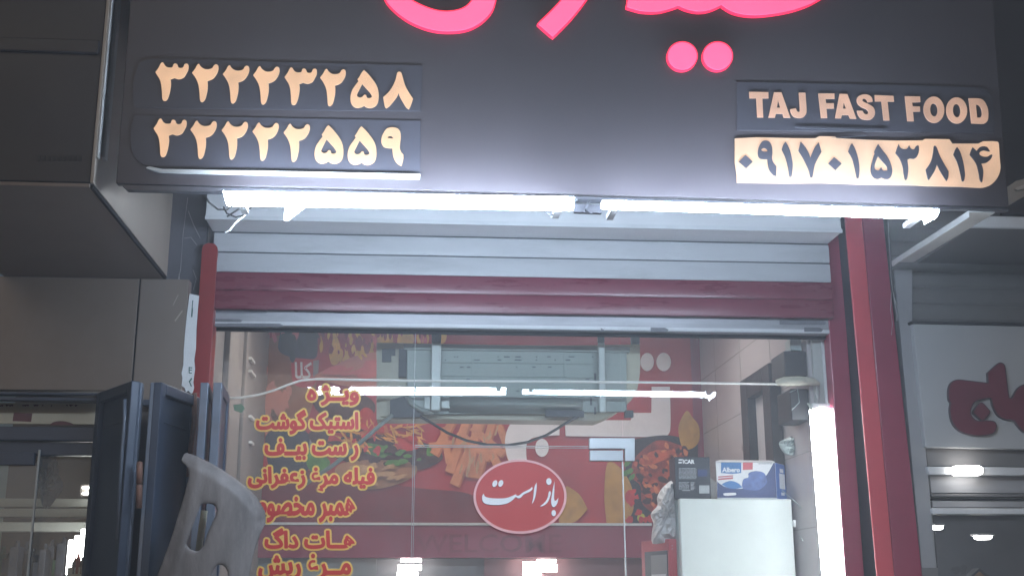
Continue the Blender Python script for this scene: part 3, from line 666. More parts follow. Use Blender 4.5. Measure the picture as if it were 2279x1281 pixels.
# white cable across the glass inside
YW = .03
cb = MB(); cb.tube([P(x, y, YW) for x, y in [(512, 886), (540, 884), (575, 878), (610, 868), (640, 856), (670, 846), (705, 843), (800, 845), (930, 847), (1100, 848), (1300, 849), (1500, 851), (1735, 854)]], .0056)
tag(cb.build('white_cable', 'whitecable', None, 0, True), 'white cable stretched across the window behind the glass', 'cable')
tp = MB()
pth = [(1728, 851), (1745, 848), (1780, 847), (1810, 849), (1824, 855)]
tp.tube([P(x, y, YW) for x, y in pth], [.014, .022, .024, .020, .008], 8)
tag(tp.build('tape_wrap', 'tape', None, 0, True), 'yellowed tape bundle wrapped round the cable end at the right', 'tape')
cb = MB(); cb.tube([P(x, y, YW) for x, y in [(1818, 858), (1816, 875), (1822, 890), (1820, 905)]], .0045); cb.tube([P(x, y, YW) for x, y in [(1822, 858), (1824, 880), (1818, 900)]], .003)
tag(cb.build('lamp_lead', 'whitecable', None, 0, True), 'short lead hanging from the taped cable to the upright lamp', 'cable')

# upright LED lamp
YL = .022
vl = thing('upright_led_lamp', 'glaring upright white LED lamp at the right window jamb', 'lamp', P(1830, 1281, YL))
a, b = P(1822, 905, YL), P(1856, 1281, YL)
b = a+(b-a)*1.9
c0 = P(1806, 925, YL); wl = abs(P(1856, 925, YL).x-c0.x)
mb = MB(); cx0 = P(1826, 925, YL).x
zt, zb_ = P(1826, 912, YL).z, .75
d = (P(1855, 1281, YL).x-P(1826, 912, YL).x)/(zt-P(1855, 1281, YL).z)
n = 10; prof = [(cos(pi*k/n)*wl*.48, -sin(pi*k/n)*.035) for k in range(n+1)]
vs_ = [(cx0+x, YL+y, zt) for x, y in prof]+[(cx0+x+d*(zt-zb_), YL+y, zb_) for x, y in prof]
mb.add(vs_, [(k, k+1, n+2+k, n+1+k) for k in range(n)]+[tuple(range(n+1)), tuple(range(2*n+1, n, -1)), (0, n+1, 2*n+1, n)])
mb.build('diffuser', 'lamp_in', vl, 0)
mb = MB(); mb.hexa([Vector((cx0-wl*.4, YL+.001, zt)), Vector((cx0+wl*.4, YL+.001, zt)), Vector((cx0+wl*.4+d*(zt-zb_), YL+.001, zb_)), Vector((cx0-wl*.4+d*(zt-zb_), YL+.001, zb_))],
    [Vector((cx0-wl*.4, YL+.03, zt)), Vector((cx0+wl*.4, YL+.03, zt)), Vector((cx0+wl*.4+d*(zt-zb_), YL+.03, zb_)), Vector((cx0-wl*.4+d*(zt-zb_), YL+.03, zb_))]); mb.build('housing', 'whitemetal', vl)
mb = MB(); mb.box((cx0-wl*.42, YL-.03, zt+.001), (cx0+wl*.42, YL+.03, zt+.03)); mb.build('end_cap', 'whitemetal', vl, .006)
mb = MB(); mb.prism([W(spline([(1797, 896, 1), (1806, 898), (1813, 910), (1818, 915, 1), (1814, 921), (1806, 914)], 3), YL-.02)], .01); mb.build('tape_end', 'scrap', vl)
# right jamb wall inside the glass
jb = thing('window_jamb', 'pale inner jamb strips between the upright lamp and the maroon post', 'jamb', P(1835, 1200, .02))
def strip(x0t, x1t, x0b, x1b, Y, dep, mat, name, par, yt=742, yb=1281):
    mb = MB(); q = W([(x0t, yt), (x1t, yt), (x1b, yb), (x0b, yb)], Y); mb.hexa(q, [p+Vector((0, dep, 0)) for p in q]); return mb.build(name, mat, par, .002)
strip(1827, 1842, 1866, 1884, .055, .05, 'whitepaint', 'jamb_strip', jb)
strip(1806, 1826, 1838, 1864, .06, .05, 'kpale', 'jamb_strip', jb)

# ================================================================== things inside at the right
fr_ = thing('refrigerator', 'tall white refrigerator with two boxes on top, right of the glass door', 'refrigerator', P(1640, 1281, .45))
YF = .42
q = rectpx(1511, 1108, 1772, 1281, YF)
mb = MB(); mb.box((q[0], YF, .05), (q[1], YF+.04, q[3])); mb.build('door', 'fridge', fr_, .008)
mb = MB(); mb.box((q[0]-.004, YF+.043, .05), (q[1]+.003, YF+.6, q[3]-.004)); mb.build('cabinet', 'fridgegrey', fr_, .006)
mb = MB(); mb.box((q[1]+.001, YF+.002, P(1775, 1172, YF).z), (q[1]+.016, YF+.03, P(1775, 1156, YF).z)); mb.build('hinge', 'whitemetal', fr_, .003)
ZFT = q[3]+.001
# dark box
def carton(name, label, x0, x1, ytop, Y, dep, mat, zbase):
    t = thing(name, label, 'box', (P((x0+x1)/2, 1100, Y).x, Y, zbase))
    z = P((x0+x1)/2, ytop, Y).z
    xa_, xb_ = P(x0, 1080, Y).x, P(x1, 1080, Y).x
    mb = MB(); mb.box((xa_, Y, zbase), (xb_, Y+dep, z)); mb.build('carton', mat, t, .003)
    return t, xa_, xb_, z
MT['darkcard'] = M('black_printed_card', (.025, .03, .042), .4, 0, .1, 5)
MT['bluecard'] = M('blue_printed_card', (.04, .13, .42), .4, 0, .1, 5)
MT['whitecard'] = M('white_printed_card', (.74, .74, .75), .45, 0, .03, 5)
MT['lightink'] = M('light_grey_ink', (.42, .44, .46), .5)
MT['redink'] = M('red_ink', (.50, .10, .12), .5)
MT['bluemid'] = M('mid_blue_ink', (.05, .18, .42), .5)
MT['blueapp'] = M('dark_blue_picture_ink', (.06, .11, .30), .4, 0, .45, 30)
MT['navyink'] = M('navy_ink', (.02, .04, .14), .5, 0, .1)
c7 = crop(1400, 1000, 4.559)
t, x0, x1, z1 = carton('dark_carton', 'black carton with small white print standing on the refrigerator', 1503.5, 1582, 1016, YF+.03, .14, 'darkcard', ZFT)
mb = MB(); y = YF+.0285
mb.prism([W([c7(p) for p in [(505, 95), (545, 95), (540, 108), (502, 108)]], y)], .001); mb.prism([W([c7(p) for p in [(502, 122), (538, 122), (534, 138), (500, 138)]], y)], .001)
text_px(mb, 'ICAR', *c7((545, 98)), *c7((665, 142)), y, .045); mb.build('lettering', 'whiteink', t)
mb = MB()
for k in range(17):
    yy = 185+k*13
    if k in (9, 10): continue
    x = 505
    while x < 680:
        L = random.uniform(12, 45); xe = min(x+L, 686 if k < 9 else 610)
        if xe-x > 4: mb.prism([W([c7(p) for p in [(x, yy), (xe, yy), (xe, yy+6), (x, yy+6)]], y)], .001)
        x = xe+6
        if k >= 9 and x > 600: break
for k in range(6):
    mb.prism([W([c7(p) for p in [(625, 330+k*14), (625+random.uniform(25, 55), 330+k*14), (655, 337+k*14), (625, 337+k*14)]], y)], .001)
mb.prism([W([c7(p) for p in [(540, 408), (620, 408), (620, 416), (540, 416)]], y)], .001)
mb.build('small_print', 'lightink', t)
mb = MB(); mb.prism([W([c7(p) for p in [(700, 200), (795, 200), (795, 270), (700, 270)]], y)], .0008); mb.build('window_print', 'navyink', t)
mb = MB(); mb.prism([W([c7(p) for p in [(712, 360), (815, 360), (815, 442), (712, 442)]], y)], .0008); mb.build('sticker', 'lightink', t)
# white and blue box, turned a little
t = thing('appliance_carton', 'white and blue appliance carton on the right of the refrigerator top', 'box', P(1675, 1104, YF+.03))
y = YF+.02
fz0 = ZFT; f0 = P(1596, 1104, y).x; f1 = P(1729, 1104, y).x; fzt = P(1660, 1028, y).z
side = Vector((P(1755, 1103, y+.10).x, y+.10, 0)); bk = Vector((.0, 0, 0))
A_ = Vector((f0, y, fz0)); B_ = Vector((f1, y, fz0)); C_ = Vector((side.x, y+.12, fz0)); D_ = A_+(C_-B_)
H = Vector((0, 0, fzt-fz0))
mb = MB(); mb.hexa([A_, B_, B_+H, A_+H], [D_, C_, C_+H, D_+H]); mb.build('carton', 'whitecard', t, .002)
def fpt(p, out=.0012):      # crop point -> on the front face
    px, py = c7(p); v = P(px, py, y-out); v.z = max(fz0+.001, min(v.z, fzt-.001)); v.x = max(f0+.001, min(v.x, f1-.001)); return v
mb = MB(); mb.prism([[fpt(p) for p in spline([(895, 320, 1), (930, 350), (1000, 385), (1100, 395), (1200, 380), (1320, 320), (1400, 250), (1480, 105, 1), (1500, 485, 1), (895, 485, 1)], 4)]], .0008); mb.build('blue_wave', 'navyink', t)
mb = MB(); mb.prism([[fpt(p, .0016) for p in spline([(940, 350, 1), (985, 325), (1040, 315), (1110, 340), (1150, 380, 1), (1080, 395), (1000, 385)], 4)]], .0008); mb.prism([[fpt(p, .0016) for p in [(933, 125), (1138, 125), (1138, 235), (1050, 245), (933, 235)]]], .0008); mb.build('blue_print', 'bluemid', t)
mb = MB(); mb.prism([[fpt(p, .0022) for p in spline([(1160, 300), (1210, 280), (1215, 235), (1290, 215), (1370, 235), (1395, 290), (1400, 330), (1360, 380), (1300, 410), (1200, 405), (1150, 380)], 4)]], .0008); mb.build('appliance_print', 'blueapp', t)
mb = MB(); mb.prism([[fpt(p, .0016) for p in [(1155, 118), (1255, 115), (1255, 200), (1155, 205)]]], .0008); mb.prism([[fpt(p, .0016) for p in [(905, 270), (1055, 258), (1055, 270), (905, 282)]]], .0008); mb.prism([[fpt(p, .0016) for p in [(905, 292), (1055, 276), (1055, 296), (905, 308)]]], .0008); mb.build('red_print', 'redink', t)
mb = MB(); text_px(mb, 'Albero', *c7((945, 178)), *c7((1125, 228)), y-.0026, .03)
mb.prism([[fpt(p, .0022) for p in spline([(955, 445), (980, 438), (1075, 435), (1090, 448), (1075, 460), (975, 466)], 3)]], .0008); mb.build('lettering', 'whiteink', t)
mb = MB()
for k in range(5): mb.prism([[fpt(p, .0016) for p in [(1315+k*28, 132), (1337+k*28, 131), (1337+k*28, 146), (1315+k*28, 147)]]], .0008)
mb.build('small_print', 'lightink', t)
nrm = (C_-B_).normalized(); sn = Vector((nrm.y, -nrm.x, 0))*.0012
def sq(u0, u1, v0, v1, o): 
    q = [B_+(C_-B_)*u+H*v+sn*o for u, v in ((u0, v0), (u1, v0), (u1, v1), (u0, v1))]
    return q, [p-sn*.7 for p in q]
mb = MB(); mb.hexa(*sq(.01, .99, .01, .99, 1)); mb.build('side_print', 'bluecard', t)
mb = MB(); mb.hexa(*sq(.3, .8, .3, .72, 1.8)); mb.hexa(*sq(.38, .7, .75, .86, 1.8)); mb.hexa(*sq(.4, .7, .12, .2, 1.8)); mb.build('side_label', 'whitecard', t)
mb = MB(); U = Vector((0, 0, .001)); back = Vector((.01, .11, .02))
tq = [A_+H+U, B_+H+U, B_+H+back+Vector((.004, 0, 0)), A_+H+back+Vector((.04, 0, 0))]
mb.hexa(tq, [p+Vector((0, .002, .003)) for p in tq]); fl_ = mb.build('lid_flap', 'whitecard', t)
vs_, fs_, ly_ = text_mesh('Albero', .015); ax = min(v[0] for v in vs_); bx = max(v[0] for v in vs_); by = max(v[1] for v in vs_)
mb = MB()
def lidp(u, v): return (tq[0]+(tq[1]-tq[0])*u)*(1-v)+(tq[3]+(tq[2]-tq[3])*u)*v+Vector((0, -.0015, .0012))
mb.add([lidp(.25+.5*(v[0]-ax)/(bx-ax), .2+.5*v[1]/by) for v in vs_], fs_); mb.build('lettering', 'lightink', fl_)
# crumpled bags
def crumple(name, label, outline, Y, dep, mat, cat, seed, amp=.02):
    rnd = random.Random(seed)
    xs = [p[0] for p in outline]; ys = [p[1] for p in outline]; out = spline(outline, 3)
    mb = MB(); lp = W(out, Y)
    cen = Vector((sum(p.x for p in lp)/len(lp), Y, sum(p.z for p in lp)/len(lp)))
    rings = []; K = 7
    for k in range(K+1):
        t = k/K; rg = []
        for i, p in enumerate(lp):
            v = cen+(p-cen)*(1-t*.985); v.y = Y-dep*math.sqrt(max(0, 1-(1-t)**2))*(.75+.5*rnd.random())+amp*(rnd.random()-.5)
            v.x += amp*.35*(rnd.random()-.5)*(0 < k); v.z += amp*.35*(rnd.random()-.5)*(0 < k); rg.append(v)
        rings.append(rg)
    n = len(lp); vs = [v for R in rings for v in R]; bs = len(vs); vs += [p+Vector((0, dep*.5, 0)) for p in lp]
    fs = [(k*n+i, k*n+(i+1) % n, (k+1)*n+(i+1) % n, (k+1)*n+i) for k in range(K) for i in range(n)]+[tuple(K*n+i for i in range(n)), tuple(bs+i for i in reversed(range(n)))]
    fs += [(bs+i, bs+(i+1) % n, (i+1) % n, i) for i in range(n)]
    mb.add(vs, fs); return tag(mb.build(name, mat, None, 0, False), label, cat)
crumple('plastic_bag', 'crumpled white plastic bag hanging beside the refrigerator', [c7(p) for p in [(450, 300), (490, 320), (500, 500), (505, 700), (500, 900), (400, 930), (250, 950), (245, 820), (260, 740), (230, 650), (300, 560), (295, 480), (350, 380)]], YF+.13, .06, 'bag', 'bag', 3, .028)
mb = MB(); mb.prism([W([(1578, 1060), (1594, 1072), (1594, 1106), (1580, 1106)], YF+.14)], .02); tag(mb.build('paper_scrap', 'whitecard'), 'sliver of white paper between the two boxes on the refrigerator', 'paper')
# red display cabinet
rc = thing('display_cabinet', 'red framed glass display cabinet left of the refrigerator', 'cabinet', P(1470, 1281, .5))
yc = .50
fa, fb = P(1431, 1225, yc+.30), P(1487, 1198, yc); fc = P(1507, 1198, yc)
zt_ = fb.z
def pr(a, b, z0, z1, th=.02):
    mbq = [Vector((a.x, a.y, z0)), Vector((b.x, b.y, z0)), Vector((b.x, b.y, z1)), Vector((a.x, a.y, z1))]
    return mbq, [p+Vector((-.004, th, 0)) for p in mbq]
mb = MB()
mb.hexa(*pr(fa, fb, zt_-.055, zt_)); la = fa.lerp(fb, .1)
mb.hexa(*pr(fa, la, .3, zt_-.0555))
mb.build('side_frame', 'redbright', rc, .003)
mb = MB(); mb.hexa(*pr(fb+Vector((.001, -.002, 0)), fc, .3, zt_, .03)); mb.build('front_frame', 'redbright', rc, .003)
i0, i1 = fa.lerp(fb, .12), fa.lerp(fb, .99)
mb = MB(); mb.hexa(*pr(i0+Vector((0, .012, 0)), i1+Vector((0, .012, 0)), .3, zt_-.056, .004)); mb.build('pane', 'navy', rc)
i2, i3 = fa.lerp(fb, .35), fa.lerp(fb, .95)
mb = MB(); mb.hexa(*pr(i2+Vector((0, .006, 0)), i3+Vector((0, .006, 0)), .4, zt_-.075, .003)); mb.build('inner_panel', 'kmid', rc)
i2, i3 = fa.lerp(fb, .35), fa.lerp(fb, .9)
mb = MB(); mb.hexa(*pr(i2+Vector((0, .002, 0)), i3+Vector((0, .002, 0)), .4, zt_-.17, .003)); mb.build('white_tray', 'whitecard', rc)
mb = MB()
for k in (0, 1): mb.tube([P(1496, 1213+k*7, yc-.004), P(1496, 1213+k*7, yc+.002)], .0025)
mb.build('screw', 'steel', rc)
# things on the right interior wall
XW = XR-.001
def wallbox(name, label, cat, fx, ytop, ybot, nx, mat, dep):
    """a box standing off the right wall by dep; fx, nx: far and near picture x of its wall-side top edge"""
    a = PX(fx, ytop, XW-dep); b = PX(nx, ytop, XW-dep); zb = PX(fx, ybot, XW-dep).z
    return a.y, b.y, a.z, zb
fr2 = thing('picture_frame', 'black framed panel on the tiled right wall', 'picture frame', PX(1690, 1000, XW))
ya, yb2 = PX(1665, 1000, XW-.03).y, PX(1733, 1000, XW-.03).y
zt2, zb2 = PX(1733, 800, XW-.03).z, PX(1690, 1012, XW-.03).z-.2
lo, hi = min(ya, yb2), max(ya, yb2)
mb = MB()
fwid = (hi-lo)*.24
mb.box((XW-.06, lo, zb2), (XW, lo+fwid, zt2)); mb.box((XW-.06, hi-fwid, zb2), (XW, hi, zt2)); mb.box((XW-.06, lo+fwid+.001, zt2-.12), (XW, hi-fwid-.001, zt2)); mb.build('border', 'frameblk', fr2, .004)
mb = MB(); mb.box((XW-.012, lo+fwid, zb2), (XW-.001, hi-fwid, zt2-.12)); mb.build('sheet', 'tile', fr2)
spk = thing('speaker_box', 'black loudspeaker box on the tiled wall above the upright lamp', 'speaker', PX(1780, 930, XW))
YSP = .10
q = rectpx(1744, 780, 1806, 836, YSP); mb = MB(); mb.box((q[0], YSP, q[2]), (XW, YSP+.22, q[3])); mb.build('upper_case', 'speaker', spk, .006)
q = rectpx(1758, 864, 1817, 934, YSP); mb = MB(); mb.box((q[0], YSP, q[2]), (XW, YSP+.22, q[3])); mb.build('lower_case', 'speaker', spk, .006)
mb = MB(); mb.tube([P(x, y, YSP-.003) for x, y in [(1758, 872), (1775, 865), (1779, 895), (1762, 912)]], .002); mb.build('trim_line', 'fridgegrey', spk)
q = rectpx(1760, 752, 1788, 778, YSP); mb = MB(); mb.box((q[0], YSP+.02, q[2]), (q[1], YSP+.1, q[3])); mb.build('wall_bracket', 'fridgegrey', spk, .004)
crumple('wire_tangle', 'pale tangle of wires and plastic on the wall under the speaker', [(1735, 985), (1750, 975), (1765, 970), (1800, 968), (1808, 985), (1795, 1005), (1770, 1012), (1748, 1008)], .40, .03, 'fridgegrey', 'wires', 8, .03)
cb = MB()
for pp in ([(1790, 990), (1800, 1020), (1805, 1060), (1798, 1100)], [(1740, 1090), (1775, 1120), (1800, 1150), (1805, 1185)], [(1780, 1190), (1795, 1215), (1812, 1205)]):
    cb.tube([P(x, y, .33) for x, y in pp], .0022, 6)
tag(cb.build('thin_wires', 'fridgegrey', None, 0, True), 'thin loose wires trailing down beside the refrigerator', 'wires')
# wall clutter on the left inside wall
lw = MB(); q = P(545, 770, .9)
for (yy, ww) in [(800, .10), (828, .14), (928, .1), (985, .06)]:
    a = PX(560, yy, XL+.012); lw.box((XL+.001, a.y-.05, a.z-.008), (XL+.02, a.y+ww, a.z+.006))
tag(lw.build('cable_trunking', 'whitecable'), 'short pale cable trunking pieces on the beige left wall', 'trunking')
mb = MB(); mb.prism([W([(519, 900), (538, 898), (545, 908), (537, 918), (521, 912)], .03)], .004); tag(mb.build('green_tape', 'greentape'), 'torn green tape scrap on the window edge by the blue door', 'tape')

# ================================================================== BIG SIGN
sg = thing('shop_sign', 'big dark shop sign with pink glowing letters and lit phone numbers', 'sign', P(1240, 430, YS))
mb = MB(); sq_ = [(301, -140), (2198, -140), (2245, 463), (1240, 434), (258, 410)]
mb.prism([W([(301, -140), (2198, -140), (2246, 461), (1240, 430), (258, 408)], YS)], .03); mb.build('face_panel', 'sign', sg, .003)
mb = MB(); lp = W([(301, -140), (2198, -140), (2238, 440), (1240, 405), (266, 385)], YS+.031); mb.prism([lp], .06); mb.build('box', 'signedge', sg)
mb = MB(); mb.prism([W([(270, 411), (2246, 464), (2246, 468), (1240, 436), (282, 422)], YS+.002)], .03); mb.build('bottom_edge', 'signedge', sg)
# plates
mb = MB(); mb.prism([W(spline([(345, 131), (600, 138, 1), (940, 146, 1), (936, 248, 1), (315, 240, 1), (298, 235), (296, 185), (312, 142)], 5), YS-.0026)], .0022); p1 = mb.build('number_plate', 'plate', sg, .003)
mb = MB(); mb.prism([W(spline([(300, 256, 1), (936, 268, 1), (935, 386, 1), (360, 374, 1), (318, 366), (294, 338), (290, 290)], 5), YS-.0026)], .0022); p2 = mb.build('number_plate', 'plate', sg, .003)
mb = MB(); mb.prism([W(spline([(360, 376, 1), (640, 381, 1), (935, 387, 1), (934, 397, 1), (640, 389, 1), (360, 382), (325, 374), (332, 370, 1)], 4), YS-.016)], .0155); mb.build('plate_lip', 'dullbar', p2, .002)
mb = MB(); mb.prism([W(spline([(1640, 182, 1), (2170, 194), (2200, 205), (2212, 240), (2212, 296, 1), (1640, 290, 1)], 4), YS-.0026)], .0022); p3 = mb.build('name_plate', 'plate', sg, .003)
mb = MB(); mb.prism([W([(1770, 283), (1790, 283), (1975, 289), (1975, 290.2), (1800, 285.5)], YS-.009)], .003); mb.prism([W([(1850, 305.5), (1900, 303), (1928, 300), (1928, 302.5), (1880, 305.6)], YS-.009)], .003); mb.build('plate_seam', 'signedge', p3)
S = 7.597
D3 = [(120, 235, 1), (170, 165), (215, 82), (250, 72), (290, 130), (340, 155), (405, 150), (428, 102), (455, 88), (490, 105), (508, 150), (545, 165), (588, 152), (612, 105), (645, 90), (676, 112), (674, 190), (640, 260), (600, 320), (520, 350), (440, 330, 1), (375, 355, 1), (382, 430), (372, 520), (350, 620), (315, 700), (270, 718), (237, 685), (230, 560), (215, 430), (190, 350), (150, 285)]
D2 = [(740, 245, 1), (790, 178), (828, 112), (858, 95), (890, 140), (950, 180), (1020, 186), (1080, 165), (1110, 122), (1145, 102), (1182, 128), (1180, 205), (1140, 290), (1085, 348), (1000, 380, 1), (1004, 460), (995, 560), (960, 690), (912, 738), (876, 710), (865, 580), (850, 460), (820, 370), (780, 300)]
D5 = [(1368, 122, 1), (1440, 190), (1510, 275), (1560, 345), (1600, 430), (1617, 540), (1608, 650), (1570, 722), (1495, 760), (1420, 755), (1368, 722, 1), (1320, 750), (1240, 758), (1180, 725), (1145, 660), (1140, 570), (1165, 470), (1215, 390), (1275, 310, 1), (1258, 278, 1), (1290, 235), (1330, 165)]
D5h = [(1338, 356, 1), (1390, 415), (1450, 480), (1490, 535), (1500, 575), (1460, 598), (1420, 588), (1405, 545, 1), (1375, 538), (1345, 570), (1300, 588), (1260, 570), (1250, 535), (1285, 460)]
D8 = [(1930, 170), (1965, 150), (1998, 168), (2025, 250), (2060, 370), (2120, 490), (2197, 605, 1), (2165, 705), (2128, 785, 1), (2085, 755), (2030, 670), (1975, 570), (1955, 508, 1), (1920, 580), (1860, 660), (1800, 730), (1745, 770, 1), (1720, 735), (1692, 580, 1), (1780, 500), (1850, 400), (1900, 290)]
D9 = [(1660, 400), (1680, 310), (1740, 212), (1800, 182), (1870, 178), (1940, 200), (1980, 255), (1990, 340), (1980, 440), (1975, 530), (2000, 600), (2034, 635, 1), (2033, 710), (2000, 830, 1), (1955, 808), (1900, 750), (1862, 660), (1845, 530, 1), (1780, 528), (1710, 510), (1672, 460)]
D9h = [(1765, 355), (1785, 328), (1835, 326), (1865, 368, 1), (1810, 362)]
def put(mb, g, tipref, tip, k, Y, holes=(), dep=.004, yk=None):
    f = lambda p: (tip[0]+(p[0]-tipref[0])/S*k, tip[1]+(p[1]-tipref[1])/S*k)
    lp = [W([f(p) for p in spline(g, 5)], Y)]+[W([f(p) for p in spline(h, 5)], Y) for h in holes]
    mb.prism(lp, dep)
YD = YS-.0062
mb = MB()
for tip, k in (((345.8, 160.9), 1.0), ((633.3, 171.6), .975)): put(mb, D3, (120, 235), tip, k, YD)
for tip, k in (((427.4, 162.2), 1), ((495.9, 165.3), 1), ((563.3, 167.5), 1), ((712.3, 172.9), .975)): put(mb, D2, (740, 245), tip, k, YD)
put(mb, D5, (1368, 122), (630+1368/S, 140+122/S), 1, YD, [D5h]); put(mb, D8, (1965, 150), (630+1965/S, 140+150/S), 1, YD); mb.build('digits', 'cream_e', p1)
mb = MB()
put(mb, D3, (120, 235), (341.6, 285.9), 1.0, YD)
for tip in ((423.5, 288.5), (493, 290), (561.6, 292.6), (631, 295.3)): put(mb, D2, (740, 245), tip, 1.0, YD)
for x, y in ((765, 140), (1325, 160)): put(mb, D5, (1368, 122), (630+x/S, 260+y/S), 1.02, YD, [D5h])
put(mb, D9, (1660, 400), (630+1660/S, 260+400/S), 1, YD, [D9h]); mb.build('digits', 'cream_e', p2)
# dark rims around the digits (cut edge of the plate)
# TAJ FAST FOOD
cD = crop(1630, 190, S); cE = crop(1930, 190, S)
def put2(mb, outer, holes, c, Y, smooth, dep=.004):
    f = (lambda g: spline(g, 4)) if smooth else (lambda g: g)
    mb.prism([W([c(p) for p in f(outer)], Y)]+[W([c(p) for p in f(h)], Y) for h in holes], dep)
mb = MB(); Y3 = YS-.0062
put2(mb, [(285, 110), (608, 115), (612, 218), (508, 218), (522, 540), (422, 540), (405, 218), (290, 218)], [], cD, Y3, False)
put2(mb, [(705, 118), (830, 118), (980, 545), (870, 545), (850, 478), (740, 478), (718, 545), (612, 543)], [[(775, 245), (812, 378), (752, 378)]], cD, Y3, False)
put2(mb, [(1125, 125, 1), (1235, 125, 1), (1255, 400), (1248, 480), (1200, 535), (1120, 550), (1040, 530), (995, 470), (978, 405, 1), (1075, 388, 1), (1090, 430), (1120, 452), (1143, 428)], [], cD, Y3, True)
put2(mb, [(1455, 138), (1725, 138), (1728, 225), (1575, 228), (1585, 302), (1715, 302), (1718, 388), (1592, 390), (1605, 550), (1500, 550)], [], cD, Y3, False)
put2(mb, [(1815, 145), (1945, 148), (2098, 565), (1992, 562), (1965, 500), (1855, 500), (1838, 555), (1738, 552)], [[(1885, 275), (1925, 395), (1870, 395)]], cD, Y3, False)
put2(mb, [(2374, 272, 1), (2355, 205), (2290, 160), (2210, 155), (2130, 190), (2105, 250), (2122, 312), (2180, 362), (2260, 400), (2292, 430), (2300, 462), (2272, 490), (2230, 478), (2200, 430, 1), (2108, 430, 1), (2130, 505), (2180, 562), (2260, 582), (2340, 575), (2400, 520), (2410, 440), (2380, 370), (2310, 322), (2240, 290), (2200, 262), (2210, 230), (2240, 224), (2275, 250), (2285, 285, 1)], [], cD, Y3, True)
put2(mb, [(130, 165), (445, 180), (455, 275), (345, 272), (378, 590), (280, 590), (242, 270), (135, 270)], [], cE, Y3, False)
put2(mb, [(640, 185), (895, 188), (900, 280), (760, 288), (770, 355), (893, 358), (895, 440), (775, 445), (790, 605), (682, 605)], [], cE, Y3, False)
put2(mb, ell(1130, 412, 174, 222, 40, -.06), [ell(1130, 415, 64, 112, 30, -.06)], cE, Y3, False)
put2(mb, ell(1515, 424, 176, 220, 40, -.06), [ell(1515, 427, 66, 114, 30, -.06)], cE, Y3, False)
put2(mb, [(1718, 220, 1), (1890, 222), (1970, 260), (2030, 360), (2050, 470), (2040, 585), (1990, 640), (1920, 648), (1765, 640, 1)], [[(1838, 325, 1), (1885, 332), (1925, 380), (1942, 450), (1940, 510), (1910, 545), (1860, 545, 1)]], cE, Y3, True)
mb.build('lettering', 'taj_e', p3)
